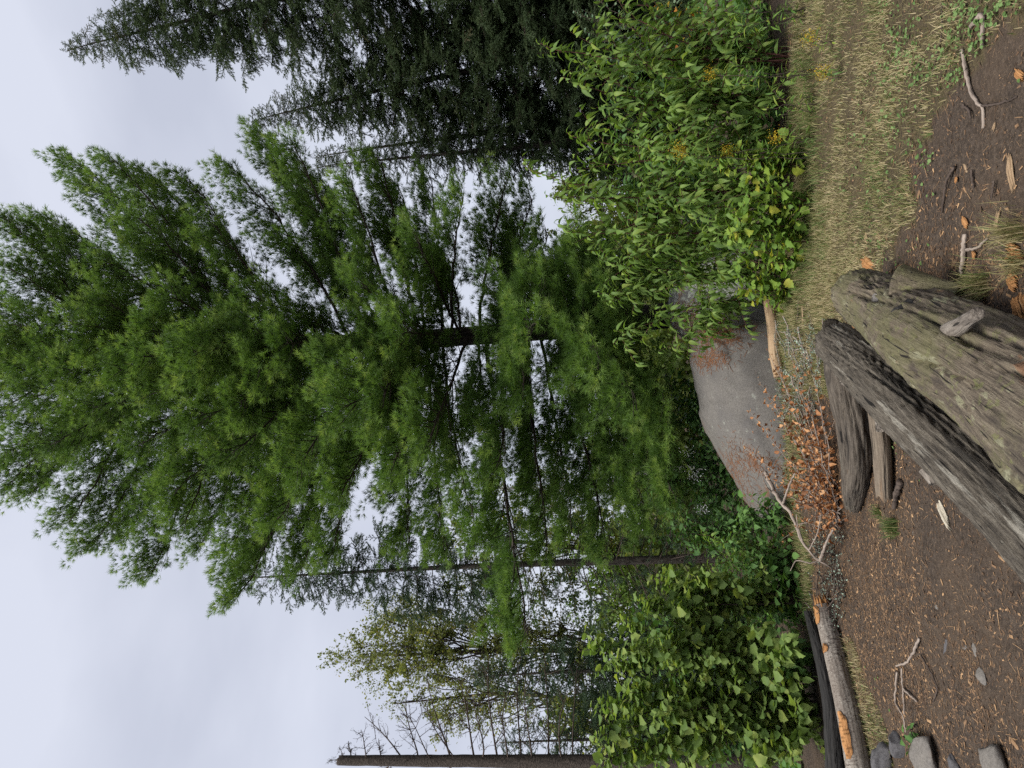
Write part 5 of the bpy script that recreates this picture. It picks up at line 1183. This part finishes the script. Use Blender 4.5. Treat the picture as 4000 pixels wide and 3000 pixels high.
for (lab, pts, r, mt) in [('pale crooked stick lying alone on the litter', [(3598, 2493), (3575, 2550), (3550, 2585), (3508, 2602)], .010, 'grey_twig'), ('straight pale stick pointing to the green plant by the stones', [(3512, 2625), (3508, 2680), (3505, 2740), (3535, 2800), (3545, 2860)], .008, 'grey_twig'),
        ('grey stick beside the straight pale stick', [(3530, 2610), (3535, 2700), (3540, 2790)], .007, 'grey_twig'), ('thin dark curved root on the litter', [(3600, 2555), (3630, 2600), (3668, 2680), (3655, 2740)], .006, 'twig'), ('short grey stick by the curved root', [(3535, 2690), (3590, 2740)], .008, 'grey_twig'),
        ('brown crooked root on bare soil below the clover', [(3768, 195), (3785, 280), (3800, 350), (3830, 400), (3850, 430), (3852, 500)], .011, 'grey_twig'), ('dark bent twig across the bare soil', [(3845, 412), (3890, 408), (3940, 395), (3985, 375)], .006, 'twig'), ('straight dark stick on bare soil', [(3735, 650), (3705, 720), (3690, 830)], .008, 'twig'),
        ('short black stick beside the orange splinters', [(3805, 665), (3815, 735)], .007, 'twig'), ('black twig near the tan rotten strip', [(3895, 705), (3885, 775)], .006, 'twig'), ('curved brown twig near the small chips', [(3770, 410), (3795, 430), (3803, 460)], .008, 'twig'), ('brown stick running under the sedge tuft', [(3780, 915), (3775, 1000), (3765, 1075)], .014, 'grey_twig'),
        ('tan stick forking off beside the sedge tuft', [(3785, 975), (3830, 965), (3868, 930)], .008, 'grey_twig'), ('grey twig beside the crooked root', [(3805, 100), (3848, 60), (3850, 185)], .012, 'grey_twig'), ('long thin black runner across the dry grass', [(3690, 20), (3688, 130), (3665, 230), (3645, 320)], .004, 'twig'),
        ('two toned broken stick by the peeled log', [(3125, 1170), (3120, 1245), (3095, 1310), (3098, 1375)], .012, 'twig'), ('orange tipped stick beside the lichen twigs', [(3140, 1195), (3142, 1260)], .010, 'pale_log'), ('brown bark strip by the split log\'s end', [(3530, 1880), (3515, 1930), (3505, 1985)], .022, 'twig')]:
    stick(lab, pts, r, mt)
for k, (x, y, sx, sy, sz, mt, lab) in enumerate([(3470, 2972, .24, .2, .16, 'dark_stone', 'dark angular stone beyond the green plant'), (3520, 2910, .16, .16, .11, 'dark_stone', 'grey stone behind the green plant'), (3640, 2955, .30, .22, .14, 'stone', 'pale wedge shaped stone beside the green plant'),
        (3905, 2975, .20, .18, .10, 'stone', 'rounded pale stone at the corner of the picture'), (3770, 2530, .085, .05, .025, 'stone', 'smaller of the paired flat grey stones'), (3808, 2530, .10, .055, .025, 'stone', 'larger of the paired flat grey stones'), (3830, 2640, .13, .085, .03, 'stone', 'flat grey stone beside the paired stones'),
        (3690, 2535, .13, .035, .02, 'dark_stone', 'slim grey stone above the paired stones'), (3730, 2990, .12, .1, .05, 'dark_stone', 'low stone between the wedge stone and the corner stone'), (3505, 2135, .04, .04, .02, 'stone', 'small grey pebble near the grass tuft'), (3570, 2085, .04, .04, .02, 'stone', 'pale pebble near the bark chip'), (3658, 2370, .04, .03, .02, 'stone', 'pale oval pebble on the litter'), (3720, 2363, .04, .025, .02, 'stone', 'white pebble on the litter')]):
    c = gp(x, y, -.012 - .2 * sz); V, F = blob_rock(c, (sx, sy, sz), 300 + k, .25, k * 1.3, n=(20, 28)); solo('stone', V, F, MAT[mt], lab, 'stone', 'stones on the soil', smooth=True)
b = gp(3600, 2905); plant('leafy_weed', 'bright green broad leaved weed among the stones', 'weed', b, [at(3530, 2870, b[1] - .03), at(3545, 2930, b[1] - .05), at(3570, 2890, b[1] - .12), at(3560, 2960, b[1])], 'dogwood', None, 60, .10, .05, .3, 0, .2, .005, .2, out=.9, flat=1.)
